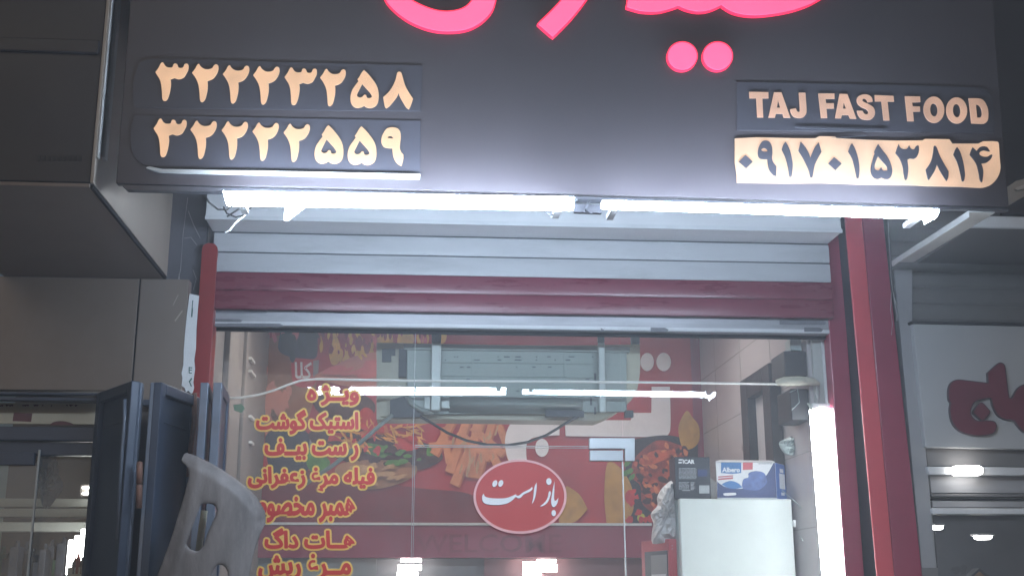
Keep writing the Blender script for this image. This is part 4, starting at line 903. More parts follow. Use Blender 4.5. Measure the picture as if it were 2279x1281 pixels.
# phone board
cF = crop(1630, 295, S); cG = crop(1930, 300, S)
OUT = [cF(p)+(1,) for p in [(45, 100), (400, 80), (1000, 95), (1400, 98), (1470, 62), (1740, 65), (1760, 95)]]+[cG(p)+(1,) for p in [(0, 85), (500, 100), (930, 95), (980, 70), (1390, 75), (1440, 150), (1880, 150), (1960, 110)]]
OUT += [cG(p) for p in [(2200, 115), (2228, 180), (2240, 380), (2255, 570), (2205, 720), (2110, 830), (2000, 880), (1900, 890)]]+[cG(p)+(1,) for p in [(1560, 872), (1000, 862), (830, 850), (0, 838)]]+[cF(p)+(1,) for p in [(1500, 850), (900, 855), (80, 845), (75, 700), (45, 500)]]
mb = MB(); mb.prism([W(spline(OUT, 3), YS-.0065)], .006); p4 = mb.build('phone_board', 'creamb_e', sg)
NUM = [('F', [(222, 380, 1), (345, 492, 1), (235, 602, 1), (108, 490, 1)], []),
 ('F', [(430, 350), (450, 240), (505, 152), (570, 135), (630, 160), (670, 240), (678, 340), (670, 430), (690, 500), (745, 570, 1), (740, 735, 1), (690, 715), (630, 640), (605, 560), (590, 450, 1), (500, 448), (450, 420)], [[(488, 292), (530, 260), (580, 280), (598, 318, 1), (520, 320)]]),
 ('F', [(900, 155, 1), (940, 220), (980, 320), (1005, 430), (1022, 560), (1000, 740), (965, 740), (945, 600), (900, 430), (835, 285, 1), (865, 200)], []),
 ('F', [(1155, 155, 1), (1230, 240), (1290, 340), (1320, 430, 1), (1340, 370), (1400, 240), (1460, 165, 1), (1508, 325, 1), (1450, 430), (1390, 560), (1355, 750), (1320, 750), (1290, 630), (1200, 440), (1118, 310, 1)], []),
 ('F', [(1720, 415, 1), (1850, 525, 1), (1745, 635, 1), (1622, 520, 1)], []),
 ('F', [(2022, 180, 1), (2070, 260), (2110, 370), (2140, 500), (2150, 640), (2135, 765), (2105, 765), (2080, 650), (2030, 450), (1960, 320, 1), (1990, 230)], []),
 ('G', [(185, 155, 1), (260, 260), (330, 350), (390, 460), (425, 590), (410, 690), (370, 740), (310, 748), (245, 722, 1), (180, 745), (110, 720), (65, 640), (65, 540), (100, 400), (130, 310, 1), (118, 290, 1), (150, 220)], [[(185, 360, 1), (250, 440), (330, 530), (345, 600, 1), (270, 605), (235, 550), (200, 600), (140, 590), (125, 530), (150, 440)]]),
 ('G', [(480, 310, 1), (505, 230), (535, 155, 1), (560, 215), (610, 240), (670, 235), (710, 178, 1), (740, 230), (790, 245), (830, 190), (870, 185), (875, 280), (840, 370), (790, 405), (730, 400), (680, 420, 1), (695, 560), (690, 660), (670, 755), (640, 755), (615, 640), (600, 530), (550, 400)], []),
 ('G', [(1130, 195), (1150, 185), (1180, 220), (1220, 330), (1280, 450), (1378, 620, 1), (1370, 720), (1345, 780, 1), (1320, 750), (1240, 620), (1180, 500, 1), (1140, 610), (1045, 765, 1), (1025, 740), (990, 590, 1), (1070, 470), (1110, 340)], []),
 ('G', [(1520, 205, 1), (1570, 280), (1610, 400), (1640, 540), (1655, 680), (1635, 780), (1605, 780), (1580, 670), (1530, 480), (1458, 335, 1), (1490, 250)], []),
 ('G', [(1785, 210, 1), (1850, 272, 1), (1900, 215), (1960, 195), (2030, 210), (2078, 280, 1), (2040, 278), (1970, 265), (1910, 290), (1900, 330), (1950, 365), (2030, 370), (2090, 335), (2117, 345), (2090, 410), (2020, 470), (1930, 485, 1), (1955, 560), (1965, 640), (1950, 780), (1935, 800), (1905, 760), (1885, 640), (1840, 480), (1735, 340, 1), (1755, 270)], [])]
mb = MB()
for k, g, h in NUM: put2(mb, g, h, cF if k == 'F' else cG, YS-.010, True, .003)
mb.build('digits', 'plate', p4)
# pink letters
cH = crop(840, 0, 2.279)
PINK = [[(0, -130), (20, -60), (50, 10), (110, 70), (180, 115), (270, 148), (360, 158), (450, 148), (520, 115), (575, 60), (598, 0), (608, -70), (600, -130, 1), (505, -130, 1), (503, -60), (485, -5), (450, 35), (400, 55), (340, 60), (280, 50), (215, 25), (165, -5), (120, -60), (100, -130, 1)],
 [(890, 187, 1), (815, 122, 1), (880, 60), (935, 0), (990, -80), (1010, -130, 1), (1110, -130, 1), (1090, -60), (1055, 0), (980, 95)],
 [(1262, -130, 1), (1272, -10), (1265, 35, 1), (1340, 55), (1420, 57), (1480, 44), (1528, 28, 1), (1570, 46), (1630, 57), (1690, 48), (1745, 24, 1), (1800, 58), (1870, 74), (1950, 75), (2060, 60), (2150, 36), (2230, 0), (2330, -70), (2360, -130, 1)],
 ell(1547, 284, 73, 69, 40), ell(1726, 284, 73, 69, 40)]
for g in PINK:
    sp = spline(g, 5) if len(g) < 36 else g
    pts = [cH(p) for p in sp]
    cx_ = sum(p[0] for p in pts)/len(pts); cy_ = sum(p[1] for p in pts)/len(pts)
    mb = MB(); mb.prism([W(pts, YS-.024)], .004); lo_ = mb.build('pink_letter', 'pink_e', sg, .0015)
    mb = MB(); mb.prism([W(grow(pts, 2.2), YS-.0195)], .018); mb.build('letter_return', 'pinkside', lo_)

# LED tubes under the sign
def led(label, pts, n0):
    t = thing('led_tube', label, 'lamp', P((pts[0][0]+pts[1][0])/2, pts[2][1], YS-.05), 'white LED tubes under the big sign')
    q = W(pts, YS-.125); n = 16
    mb = MB(); L0, R0, R1, L1 = q
    vs = []
    for e0, e1 in ((L0, L1), (R0, R1)):
        c = (e0+e1)/2; h = (e0.z-e1.z)/2
        for k in range(n): vs.append(Vector((c.x+(e1.x-e0.x)*.5*sin(2*pi*k/n)*-1, c.y-.026*cos(2*pi*k/n), c.z+h*sin(2*pi*k/n))))
    mb.add(vs, [(k, (k+1) % n, n+(k+1) % n, n+k) for k in range(n)]+[tuple(range(n)), tuple(range(2*n-1, n-1, -1))])
    mb.build('diffuser', 'lamp', t)
    for f in (.04, .96):
        c = (L0.lerp(R0, f)+L1.lerp(R1, f))/2; mb = MB(); mb.box((c.x-.012, c.y+.0268, c.z-.008), (c.x+.012, YS+.02, c.z+.008)); mb.build('bracket', 'whitemetal', t)
    return t
l1 = led('left glaring LED tube under the two phone number rows', [(497, 426), (1277, 439), (1275, 468), (506, 457)], 0)
l2 = led('right glaring LED tube under the cream phone number board', [(1340, 447), (2084, 466), (2080, 487), (1341, 464)], 1)
mb = MB(); mb.prism([W([(2066, 470), (2086, 466), (2083, 482), (2070, 490)], YS-.15)], .05); mb.build('end_cap', 'lamp', l2)
mb = MB(); mb.prism([W([(1278, 452), (1340, 456), (1340, 474), (1278, 472)], YS-.02)], .02); tag(mb.build('lamp_connector', 'signedge', None, .003), 'pale connector bar between the two LED tubes', 'connector')
mb = MB(); mb.tube([P(x, y, YS-.035) for x, y in [(1313, 446), (1306, 458), (1303, 468), (1318, 476)]], .004); mb.tube([P(x, y, YS-.02) for x, y in [(1212, 470), (1222, 478), (1238, 476), (1242, 470)]], .003)
tag(mb.build('cable_tie', 'signedge', None, 0, True), 'twisted cable tie hanging at the gap between the LED tubes', 'cable tie')
mb = MB(); mb.prism([W(spline([(634, 459, 1), (682, 461, 1), (660, 477), (642, 491), (631, 490, 1)], 3), YS-.025)], .006); tag(mb.build('tape_scrap', 'scrap'), 'torn translucent tape scrap hanging below the left LED tube', 'tape')
cb = MB()
for pp in ([(452, 428), (465, 450), (485, 466), (505, 466), (520, 456)], [(497, 460), (505, 475), (525, 483), (545, 478), (560, 460)], [(505, 482), (530, 466), (560, 455)]):
    cb.tube([P(x, y, YS+.06) for x, y in pp], .0032)
tag(cb.build('lamp_wires', 'cable', None, 0, True), 'dark looped wires at the left end of the LED tube', 'wires')
cb = MB(); cb.tube([P(x, y, YS+.03) for x, y in [(553, 460), (548, 474), (542, 482), (525, 495), (512, 512), (502, 518)]], .0028)
tag(cb.build('white_wire_end', 'whitecable', None, 0, True), 'thin white wire end dangling below the left LED tube', 'wire')

# unseen slab added to block the sky, and wall above the shutter
mb = MB(); mb.box((P(300, 0, YS).x, YS+.14, P(1240, 100, YS).z), (P(2200, 0, YS).x, 0, P(1240, 100, YS).z+.05)); tag(mb.build('sky_block_slab', 'darkwall'), 'unseen dark slab added behind the sign to block the sky', 'canopy')
mb = MB(); zc0 = zr1+.0; mb.box((P(380, 600, 0).x-.2, .045, zr1+.02), (P(2030, 600, 0).x, .2, 6.0)); tag(mb.build('upper_wall', 'darkwall'), 'dark plaster wall above the shop window behind the shutter', 'wall', kind='thing')
# cobwebbed dark return on the left of the shutter
mb = MB(); q = rectpx(372, 430, 462, 900, -.05); mb.box((q[0]-.06, -.05, 0), (P(455, 600, -.05).x, .044, 6)); tag(mb.build('dark_reveal', 'darkwall'), 'dark cobwebbed reveal left of the red column', 'wall', kind='thing')
MT['web'] = M('dusty_cobweb', (.36, .35, .34), .8)
cb = MB()
for pp in ([(416, 440), (408, 520), (402, 600), (390, 640)], [(418, 470), (432, 500), (446, 530)], [(398, 610), (404, 640), (412, 660)], [(430, 600), (436, 620), (432, 645)], [(410, 530), (425, 528), (440, 545)]):
    cb.tube([P(x+random.uniform(-2, 2), y, -.07) for x, y in pp], .0014, 5)
tag(cb.build('cobweb', 'web'), 'dusty cobweb strands in the dark reveal left of the shutter', 'cobweb')

# ================================================================== LEFT NEIGHBOUR
YBX = -1.50
nb = thing('neighbour_sign_box', 'dark box sign of the left neighbouring shop with pale side panel', 'sign', P(100, 410, YBX))
cr_ = P(208, 410, YBX); ct_ = P(246, -20, YBX); XBX = cr_.x; ZBX = cr_.z
zt3 = P(100, -160, YBX).z; xl3 = P(-250, 300, YBX).x
back = PX(370, 641, XBX)
YBK = min(max(back.y, -.4), .1)
mb = MB(); mb.box((xl3, YBX, ZBX+.006), (XBX-.012, YBX+.02, zt3)); mb.build('front_face', 'boxfront', nb, .003)
mb = MB(); mb.box((xl3, YBX-.012, P(100, 118, YBX).z), (P(222, 100, YBX).x, YBX-.0005, P(100, 88, YBX).z)); mb.build('ridge', 'boxfront', nb, .004)
mb = MB(); mb.box((XBX-.012, YBX-.002, ZBX+.004), (XBX, YBK, zt3)); mb.build('side_panel', 'boxside', nb, .002)
mb = MB(); mb.box((XBX+.0005, YBX+.06, ZBX+.12), (XBX+.014, YBX+.10, zt3)); mb.box((XBX+.0005, YBX, ZBX+.1), (XBX+.008, YBX+.03, zt3)); mb.build('side_trim', 'dullbar', nb, .003)
mb = MB(); mb.box((xl3, YBX+.002, ZBX-.010), (XBX-.014, YBK, ZBX+.0035)); mb.build('soffit', 'soffit', nb, .002)
mb = MB(); mb.box((XBX-.0125, YBX+.01, ZBX-.012), (XBX-.002, YBK, ZBX+.003)); mb.build('corner_bead', 'gasket', nb)
MT['sootink'] = M('soot_letter_ghost', (.018, .017, .02), .6)
mb = MB()
for k in range(9):
    x = 82+k*11.5; mb.prism([W([(x, 347+random.uniform(-2, 2)), (x+8, 346), (x+7, 357), (x+1, 358)], YBX-.0025)], .002)
mb.build('old_lettering', 'sootink', nb)

YWL = YBK-.002
lw_ = thing('neighbour_front_wall', 'grey panelled wall of the left neighbouring shop above its blue doors', 'wall', P(150, 860, YWL))
lw_['kind'] = 'thing'
q = rectpx(-200, 649, 303, 868, YWL-.01)
zlo = P(150, 868, YWL-.01).z
mb = MB(); mb.box((q[0], YWL-.01, zlo), (P(300, 750, YWL-.01).x, YWL+.05, ZBX-.012)); mb.build('panel', 'greypanel', lw_, .003)
mb = MB(); mb.box((P(304, 750, YWL-.01).x, YWL-.014, 0), (P(409, 800, YWL-.014).x, YWL+.05, ZBX-.012)); mb.build('panel', 'greypanel2', lw_, .004)
mb = MB(); mb.box((P(300, 750, YWL).x, YWL-.004, zlo), (P(304, 750, YWL).x+.002, YWL+.03, ZBX-.012)); mb.build('panel_joint', 'gasket', lw_)
# white painted edge
mb = MB(); rag = [(422, 653), (443, 658), (440, 690), (437, 730), (436, 775), (432, 800), (434, 820), (430, 850), (432, 862), (428, 876), (424, 874), (419, 868), (414, 872), (411, 862), (404, 858), (406, 840), (404, 830), (408, 812), (409, 780), (412, 740), (416, 700)]
mb.prism([W(rag, YWL-.018)], .003); we = mb.build('white_edge', 'whitepaint', lw_)
mb = MB(); mb.prism([W([(428, 668), (430, 668), (428, 690), (430, 682), (428, 705), (425, 705)], YWL-.0195)], .001)
for pp in ([(420, 816), (428, 817), (427, 819), (420, 818)], [(420, 816), (422, 816), (422, 830), (420, 830)], [(420, 822), (427, 822), (427, 824), (420, 824)], [(420, 828), (427, 829), (427, 831), (420, 830)], [(426, 840), (428, 842), (422, 850), (420, 848)], [(420, 848), (422, 847), (427, 858), (425, 860)]):
    mb.prism([W(pp, YWL-.0195)], .001)
mb.build('ink_marks', 'greenink', we)
mb = MB()
for pp in ([(405, 690), (407, 692), (390, 715), (388, 713)], [(396, 655), (397, 656), (385, 680), (384, 679)]): mb.prism([W(pp, YWL-.0155)], .001)
mb.build('scratch', 'boxside', lw_)

# neighbour shop front: header, transom, beam, panes
ns = thing('neighbour_shopfront', 'blue steel shopfront of the left neighbour with dusty glass panes', 'shopfront', P(100, 1281, YWL))
ns['kind'] = 'thing'
def nbox(x0, y0, x1, y1, Y, dep, mat, name, bev=.003, par=None):
    mb = MB(); boxpx(mb, x0, y0, x1, y1, Y, dep); return mb.build(name, mat, par or ns, bev)
YN = YWL
nbox(-220, 869, 245, 879, YN-.03, .06, 'blue', 'header_bar'); nbox(-220, 880, 245, 892, YN-.015, .05, 'blue', 'header_bar')
nbox(-220, 893, 240, 944, YN+.10, .01, 'cream', 'transom_board')
mb = MB(); mb.prism([W([(31, 917), (72, 919), (69, 938), (28, 936)], YN+.0985)], .001)
mb.build('brown_patch', 'brown', ns)
mb = MB()
for k in range(16):
    x = random.uniform(-5, 180); mb.prism([W([(x, 899+random.uniform(0, 4)), (x+random.uniform(3, 12), 900), (x+3, 904)], YN+.0985)], .001)
mb.prism([W(spline([(110, 945, 1), (120, 938), (140, 936), (160, 941), (165, 945, 1)], 3), YN+.0982)], .001); mb.build('stain_marks', 'brown', ns)
nbox(-220, 946, 245, 980, YN-.035, .07, 'blue', 'beam'); nbox(-220, 981, 245, 1013, YN-.012, .05, 'blue', 'beam')
nbox(-220, 1004, 74, 1034, YN-.045, .03, 'blue', 'sash_bar')
q = rectpx(78, 1013, 240, 1281, YN+.02)
mb = MB(); mb.add([(P(79, 1150, YN+.02).x, YN+.02, 0), (P(245, 1100, YN+.02).x, YN+.02, 0), (P(245, 1100, YN+.02).x, YN+.02, P(150, 1013, YN+.02).z), (P(79, 1150, YN+.02).x, YN+.02, P(150, 1013, YN+.02).z)], [(0, 1, 2, 3)]); mb.build('pane', 'glass2', ns)
mb = MB(); mb.add([(P(-220, 1150, YN-.03).x, YN-.03, 0), (P(72, 1150, YN-.03).x, YN-.03, 0), (P(72, 1150, YN-.03).x, YN-.03, P(50, 1035, YN-.03).z), (P(-220, 1150, YN-.03).x, YN-.03, P(50, 1035, YN-.03).z)], [(0, 1, 2, 3)]); mb.build('pane', 'glass2', ns)
mb = MB(); xe = P(72, 1150, YN-.03).x; mb.box((xe, YN-.036, 0), (xe+.008, YN-.024, P(76, 1000, YN-.03).z)); mb.build('pane_edge', 'glassedge', ns)
# interior of the neighbour shop
ni = thing('neighbour_shop_room', 'dim room of the left neighbouring shop with bright shelves behind dusty glass', 'shop', P(100, 1281, .8))
xi0, xi1 = P(-260, 1000, .5).x, XL-.14
MT['nwall'] = M('dim_brown_wall', (.15, .13, .12), .7, 0, .12, 3, dirt=.3, dirtcol=(.18, .15, .14))
MT['nceil'] = M('greenish_ceiling', (.40, .44, .41), .7, 0, .1, 3)
mb = MB(); mb.box((xi0, 2.3, 0), (xi1, 2.4, 3.0)); mb.build('back_wall', 'nwall', ni)
mb = MB(); mb.box((xi1-.02, .22, 0), (xi1, 2.3, 3.0)); mb.build('side_wall', 'nwall', ni)
mb = MB(); mb.box((xi0, .2, 2.85), (xi1, 2.3, 2.95)); mb.build('ceiling', 'nceil', ni)
mb = MB()
for (y0, y1, Y) in ((1107, 1128, 1.6), (1130, 1150, 1.5), (1160, 1182, 1.3)):
    q = rectpx(-220, y0, 232, y1, Y); mb.box((q[0], Y, q[2]), (q[1], Y+.08, q[3]))
mb.build('shelf_fascia', 'kpale', ni, .004)
MT['stock_green'] = M('green_stock', (.06, .14, .08), .5, 0, .5, 20); MT['stock_dark'] = M('dark_stock', (.06, .07, .10), .5, 0, .5, 16); MT['stock_red'] = M('red_stock', (.35, .08, .07), .5, 0, .3, 16)
for i in range(15):
    x = -60+i*13.5+random.uniform(-3, 3); w_ = random.uniform(9, 16); Y = 1.35+random.uniform(0, .15)
    yt = 1205+random.uniform(0, 55)
    q = rectpx(x, yt, x+w_, 1281, Y)
    mb = MB(); mb.box((q[0], Y, q[2]-.3), (q[1], Y+.1, q[3])); mb.tube([((q[0]+q[1])/2, Y+.05, q[3]), ((q[0]+q[1])/2, Y+.05, q[3]+.02), ((q[0]+q[1])/2, Y+.05, q[3]+.035)], [.018, .012, .012])
    mb.build('stock_item', random.choice(['stock_green', 'stock_dark', 'stock_dark', 'stock_green', 'stock_red', 'stock_dark']), ni, .006)
# bright lit showcase + ceiling light
sc_ = thing('lit_showcase', 'bright lit showcase inside the left neighbouring shop near its door', 'showcase', P(195, 1281, 1.0))
mb = MB()
for (x0, x1, y0) in ((180, 214, 1176), (166, 172, 1190), (152, 155, 1200)):
    q = rectpx(x0, y0, x1, 1278, 1.0); mb.box((q[0], 1.0, q[2]), (q[1], 1.02, q[3]))
mb.build('light_panel', 'lamp_small', sc_, .005)
for x, yt, mt in ((168, 1225, 'stock_red'), (176, 1238, 'stock_dark'), (189, 1240, 'stock_red'), (200, 1232, 'stock_green'), (160, 1236, 'stock_dark')):
    q = rectpx(x, yt, x+7, 1276, .97); mb = MB(); cx_, cy_ = (q[0]+q[1])/2, .99; rr = (q[1]-q[0])/2
    mb.tube([(cx_, cy_, q[2]), (cx_, cy_, q[2]+(q[3]-q[2])*.65), (cx_, cy_, q[2]+(q[3]-q[2])*.8), (cx_, cy_, q[3])], [rr, rr, rr*.45, rr*.4]); mb.build('bottle', mt, sc_, 0, True)
q = rectpx(150, 1270, 215, 1281, .98); mb = MB(); mb.box((q[0], .98, q[2]-.5), (q[1], 1.15, q[3]+.02)); mb.build('shelf', 'kpale', sc_)
cl = thing('ceiling_light', 'small glowing ceiling light seen through the left neighbouring glass', 'lamp', P(194, 1090, 1.55))
for (y0, y1) in ((1082, 1086), (1095, 1099)):
    q = rectpx(183, y0, 206, y1, 1.55); mb = MB(); mb.box((q[0], 1.55, q[2]), (q[1], 1.57, q[3])); mb.build('tube', 'lamp_small', cl)
q = rectpx(180, 1078, 209, 1103, 1.58); mb = MB(); mb.box((q[0], 1.572, q[2]), (q[1], 1.6, q[3])); mb.build('fitting', 'nwall', cl)
# hanging bag in the window
crumple('hanging_bag', 'greyish plastic bag hanging behind the dusty left glass', [(85, 1018), (120, 1016), (128, 1050), (138, 1080), (120, 1110), (100, 1132), (88, 1110), (80, 1070)], YN+.16, .04, 'kmid', 'bag', 5, .025)

# ---- blue folding doors
ZD2 = P(308, 848, -.62).z
fd = thing('folding_doors', 'blue grey steel folding doors standing open between the two shops', 'doors', P(350, 1281, -.5))
def leaf(a, b, name='leaf', th=.035, fwd=True):
    """a leaf between two plan points; frame bars around a recessed sheet"""
    a = Vector(a); b = Vector(b); u = (b-a); L = u.length; u.normalize(); n = Vector((u.y, -u.x, 0)); 
    if n.y > 0: n = -n
    up_ = Vector((0, 0, 1))
    def slab(s0, s1, z0, z1, o0, o1):
        q = [a+u*s0+n*o1+up_*z0, a+u*s1+n*o1+up_*z0, a+u*s1+n*o1+up_*z1, a+u*s0+n*o1+up_*z1]
        return q, [p+n*(o0-o1) for p in q]
    mb = MB(); z0, z1 = .05, ZD2; f = .045
    mb.hexa(*slab(0, f, z0, z1, 0, th)); mb.hexa(*slab(L-f, L, z0, z1, 0, th)); mb.hexa(*slab(f+.0005, L-f-.0005, z1-f, z1, 0, th)); mb.hexa(*slab(f+.0005, L-f-.0005, z0, z0+f, 0, th))
    o = mb.build(name, 'blue', fd, .004)
    mb = MB(); mb.hexa(*slab(f-.002, L-f+.002, z0+f, z1-f, .008, .014)); mb.hexa(*slab(f+.02, L-f-.02, z1-f-.11, z1-f-.10, .0145, .020)); mb.build('sheet', 'blue', o)
    return o
def plan(px, py): 
    v = PZ(px, py, ZD2); return Vector((v.x, v.y, 0))
P0 = plan(233, 876); P1 = plan(312, 848)
P2 = plan(343, 850); P3 = plan(428, 884)
P4 = plan(447, 852); P5 = plan(480, 852); P6 = plan(512, 880)
print('leaf plan', P0, P1, P2, P3, P4, P5, P6)
l_a = leaf(P0, P1); l_b = leaf(P2, P3)
# the two folded end leaves seen edge-on
def edgepost(x0, x1, name):
    mb = MB(); a, b = plan(x0, 851), plan(x1, 852); mb.box((a.x, a.y-.01, .05), (b.x, a.y+.03, ZD2)); return mb.build(name, 'blueedge', fd, .004)
edgepost(309, 319, 'edge_bar'); edgepost(336, 352, 'edge_bar'); edgepost(447, 466, 'edge_bar'); edgepost(476, 496, 'edge_bar')
l_c = leaf(plan(466, 853), plan(478, 884)); l_d = leaf(plan(496, 853), P6)
# hinges
def hinge(px, y0, y1, Y, par, r=.012):
    mb = MB(); a, b = P(px, y0, Y), P(px-1.5, y1, Y); mid = a.lerp(b, .48); mid2 = a.lerp(b, .5)
    mb.tube([a, a+Vector((0, 0, -.004)), mid], [r*.6, r, r], 10); mb.tube([mid2, mid2+(b-a)*.1, b], [r, r, r], 10); return mb.build('hinge', 'rust', par, 0, True)
hinge(311, 1026, 1130, P1.y-.03, l_a); 
mb = MB(); mb.tube([P(278, 888, P1.y+.0), P(277, 940, P1.y+.0), P(272, 1000, P1.y+.0), P(262, 1200, P1.y+.0)], .008); mb.build('bolt_rod', 'blueedge', l_a, 0, True)
mb = MB(); mb.tube([P(433, 874, P3.y-.06), P(432, 940, P3.y-.06), P(424, 1000, P3.y-.06), P(420, 1060, P3.y-.06)], .011); mb.build('hinge', 'rust', l_b, 0, True)
nbox(318, 888, 338, 902, P1.y+.3, .04, 'blue', 'cross_bar', .003, fd)

# ---- grey plastic shell
def shell():
    c = crop(330, 980, 4.257)
    out = [c(p) for p in spline([(355, 108, 1), (430, 130), (540, 180), (700, 270), (880, 395), (1000, 500), (1080, 610), (1115, 700), (1108, 790), (1060, 900), (1010, 1050), (960, 1281), (930, 1500), (900, 1900), (-120, 1900), (0, 1500), (80, 1281), (200, 960), (300, 640), (360, 430), (382, 330), (365, 250), (320, 195), (322, 150)], 6)]
    h1 = [c(p) for p in spline([(510, 605), (580, 598), (635, 625), (640, 690), (600, 780), (550, 900), (515, 1000), (470, 1040), (410, 1030), (370, 990), (372, 950), (420, 820), (475, 670)], 6)]
    h2 = [c(p) for p in spline([(610, 1250), (650, 1185), (700, 1180), (745, 1235), (740, 1330), (690, 1480), (640, 1600), (560, 1600), (530, 1560), (570, 1400)], 6)]
    def inside(pt, poly):
        x, y = pt; r = False; n = len(poly)
        for i in range(n):
            x1, y1 = poly[i]; x2, y2 = poly[(i+1) % n]
            if (y1 > y) != (y2 > y) and x < (x2-x1)*(y-y1)/(y2-y1)+x1: r = not r
        return r
    def near(pt, polys, closed=1):
        best = None
        for poly in polys:
            n = len(poly)
            for i in range(n if closed else n-1):
                ax_, ay_ = poly[i]; bx_, by_ = poly[(i+1) % n]; dx, dy = bx_-ax_, by_-ay_; L2 = dx*dx+dy*dy+1e-9
                t = max(0, min(1, ((pt[0]-ax_)*dx+(pt[1]-ay_)*dy)/L2)); q = (ax_+dx*t, ay_+dy*t); d = (q[0]-pt[0])**2+(q[1]-pt[1])**2
                if best is None or d < best[0]: best = (d, q)
        return best
    st = 4.0; xs0 = min(p[0] for p in out)-st; ys0 = min(p[1] for p in out)-st
    nx = int((max(p[0] for p in out)-xs0)/st)+2; ny = int((max(p[1] for p in out)-ys0)/st)+2
    ok = lambda p: inside(p, out) and not inside(p, h1) and not inside(p, h2)
    cells = [(i, j) for i in range(nx) for j in range(ny) if ok((xs0+(i+.5)*st, ys0+(j+.5)*st))]
    cs = set(cells); vid = {}; pts = []; fs = []
    for (i, j) in cells:
        f = []
        for (a, b) in ((i, j+1), (i+1, j+1), (i+1, j), (i, j)):
            if (a, b) not in vid:
                vid[(a, b)] = len(pts); p = (xs0+a*st, ys0+b*st)
                if not all(((a-1, b-1) in cs, (a, b-1) in cs, (a-1, b) in cs, (a, b) in cs)): p = near(p, [out, h1, h2])[1]
                pts.append(p)
            f.append(vid[(a, b)])
        fs.append(tuple(f))
    def depth(x, y):
        # axis of the shell runs down-left; u across it, 0 at the left rim and 1 at the right rim
        yy = min(max(y, 1005), 1430)
        le = 418-(yy-1005)*.245; ri = 592-(max(0, yy-1130))*.17
        u = (x-le)/max(60, ri-le); d = -.035*sin(pi*min(1, max(0, u)))**.8
        d += .10*max(0, u-.7)**1.5
        dt = near((x, y), [top], 0)[0]**.5
        d += .045*max(0, 1-dt/34.)**2
        d -= .006*math.exp(-((u-.16)/.06)**2)
        hd = min(near((x, y), [h1])[0], near((x, y), [h2])[0])**.5
        d += .006*math.exp(-hd/3.)
        return d
    top = out[:46]
    vs = [P(x, y, -.85+depth(x, y)) for x, y in pts]
    me = bpy.data.meshes.new('plastic_shell'); me.from_pydata([tuple(v) for v in vs], [], fs)
    o = bpy.data.objects.new('plastic_shell', me); col.objects.link(o); me.materials.append(MT['plastic'])
    for p in me.polygons: p.use_smooth = True
    sm = o.modifiers.new('smooth', 'SMOOTH'); sm.iterations = 3; sm.factor = .4
    so_ = o.modifiers.new('solid', 'SOLIDIFY'); so_.thickness = .006; so_.offset = -1
    ft = MB(); zlow = min(v.z for v in vs); xs_ = [v.x for v in vs if v.z < zlow+.03]
    ft.hexa([Vector((min(xs_)+.02, -.9, zlow+.02)), Vector((max(xs_)-.02, -.9, zlow+.02)), Vector((max(xs_)-.05, -.9, 0)), Vector((min(xs_)-.05, -.9, 0))],
            [Vector((min(xs_)+.02, -.84, zlow+.02)), Vector((max(xs_)-.02, -.84, zlow+.02)), Vector((max(xs_)-.05, -.84, 0)), Vector((min(xs_)-.05, -.84, 0))])
    ft.build('lower_body', 'plastic', o, .01)
    mb = MB(); mb.tube([c_ for c_ in (P(455, 1135, -.72), P(450, 1170, -.72), P(441, 1230, -.72))], [.013, .014, .012]); mb.build('inner_stay', 'accream', o, 0, True)
    tag(o, 'scuffed grey moulded plastic shell with oblong slots before the blue doors', 'plastic shell')
shell()

# ================================================================== RIGHT NEIGHBOUR
YR = -.16
rn = thing('right_neighbour_front', 'grey clad front of the right neighbouring shop under its dark soffit', 'shopfront', P(2150, 1281, YR)); rn['kind'] = 'thing'
def rpoly(pts, Y, dep, mat, name, par=rn, bev=.003):
    mb = MB(); mb.prism([W(pts, Y)], dep); return mb.build(name, mat, par, bev)
# ribbed wall above the sign
mb = MB(); xr0, xr1 = P(1990, 650, YR).x, P(2500, 650, YR).x
zs = [P(2100, y, YR).z for y in (714, 676, 640, 606, 572, 540, 505)]
for z0, z1 in zip(zs, zs[1:]): slat_profile(mb, z0, z1, xr0, xr1, YR, .008, .003)
mb.box((xr0, YR+.007, zs[0]), (xr1, YR+.05, zs[-1]+.8)); mb.build('ribbed_cladding', 'shop2wall', rn)
rpoly([(1991, 600), (2031, 600), (2031, 718), (2060, 994), (2087, 1281), (2120, 1600), (2080, 1600), (2053, 1281)], YR-.02, .06, 'shop2grey', 'pier')
rpoly([(2045, 1262), (2088, 1262), (2090, 1600), (2050, 1600)], YR-.026, .004, 'shop2wall', 'pier_base')
# white letter board
wb = thing('white_sign_board', 'white sign board with maroon rounded Persian letters on the right', 'sign', P(2180, 995, YR-.04)); wb['kind'] = 'thing'
mb = MB(); mb.prism([W([(2031, 719), (2500, 729), (2510, 1003), (2060, 994)], YR-.05)], .05); mb.build('board', 'shop2white', wb, .003)
mb = MB(); mb.prism([W([(2028, 714), (2500, 724), (2500, 729), (2030, 719)], YR-.065)], .06); mb.build('top_edge', 'gasket', wb)
c8 = crop(2020, 700, 2.2046)
JIM = [(205, 415), (203, 370), (215, 335), (245, 320), (300, 325), (385, 335), (398, 335, 1), (395, 285, 1), (445, 240), (460, 237), (475, 250), (485, 320), (497, 405), (515, 408), (540, 365), (575, 342), (640, 340), (690, 400), (690, 520), (640, 570), (580, 575), (545, 545), (522, 515), (480, 510), (445, 490), (420, 445), (410, 408), (370, 412), (330, 425), (310, 460), (312, 495), (340, 520), (385, 520), (425, 525), (435, 550), (420, 578), (370, 590), (310, 585), (255, 565), (222, 525), (210, 470), (215, 430, 1)]
jm = [c8(p) for p in spline(JIM, 4)]
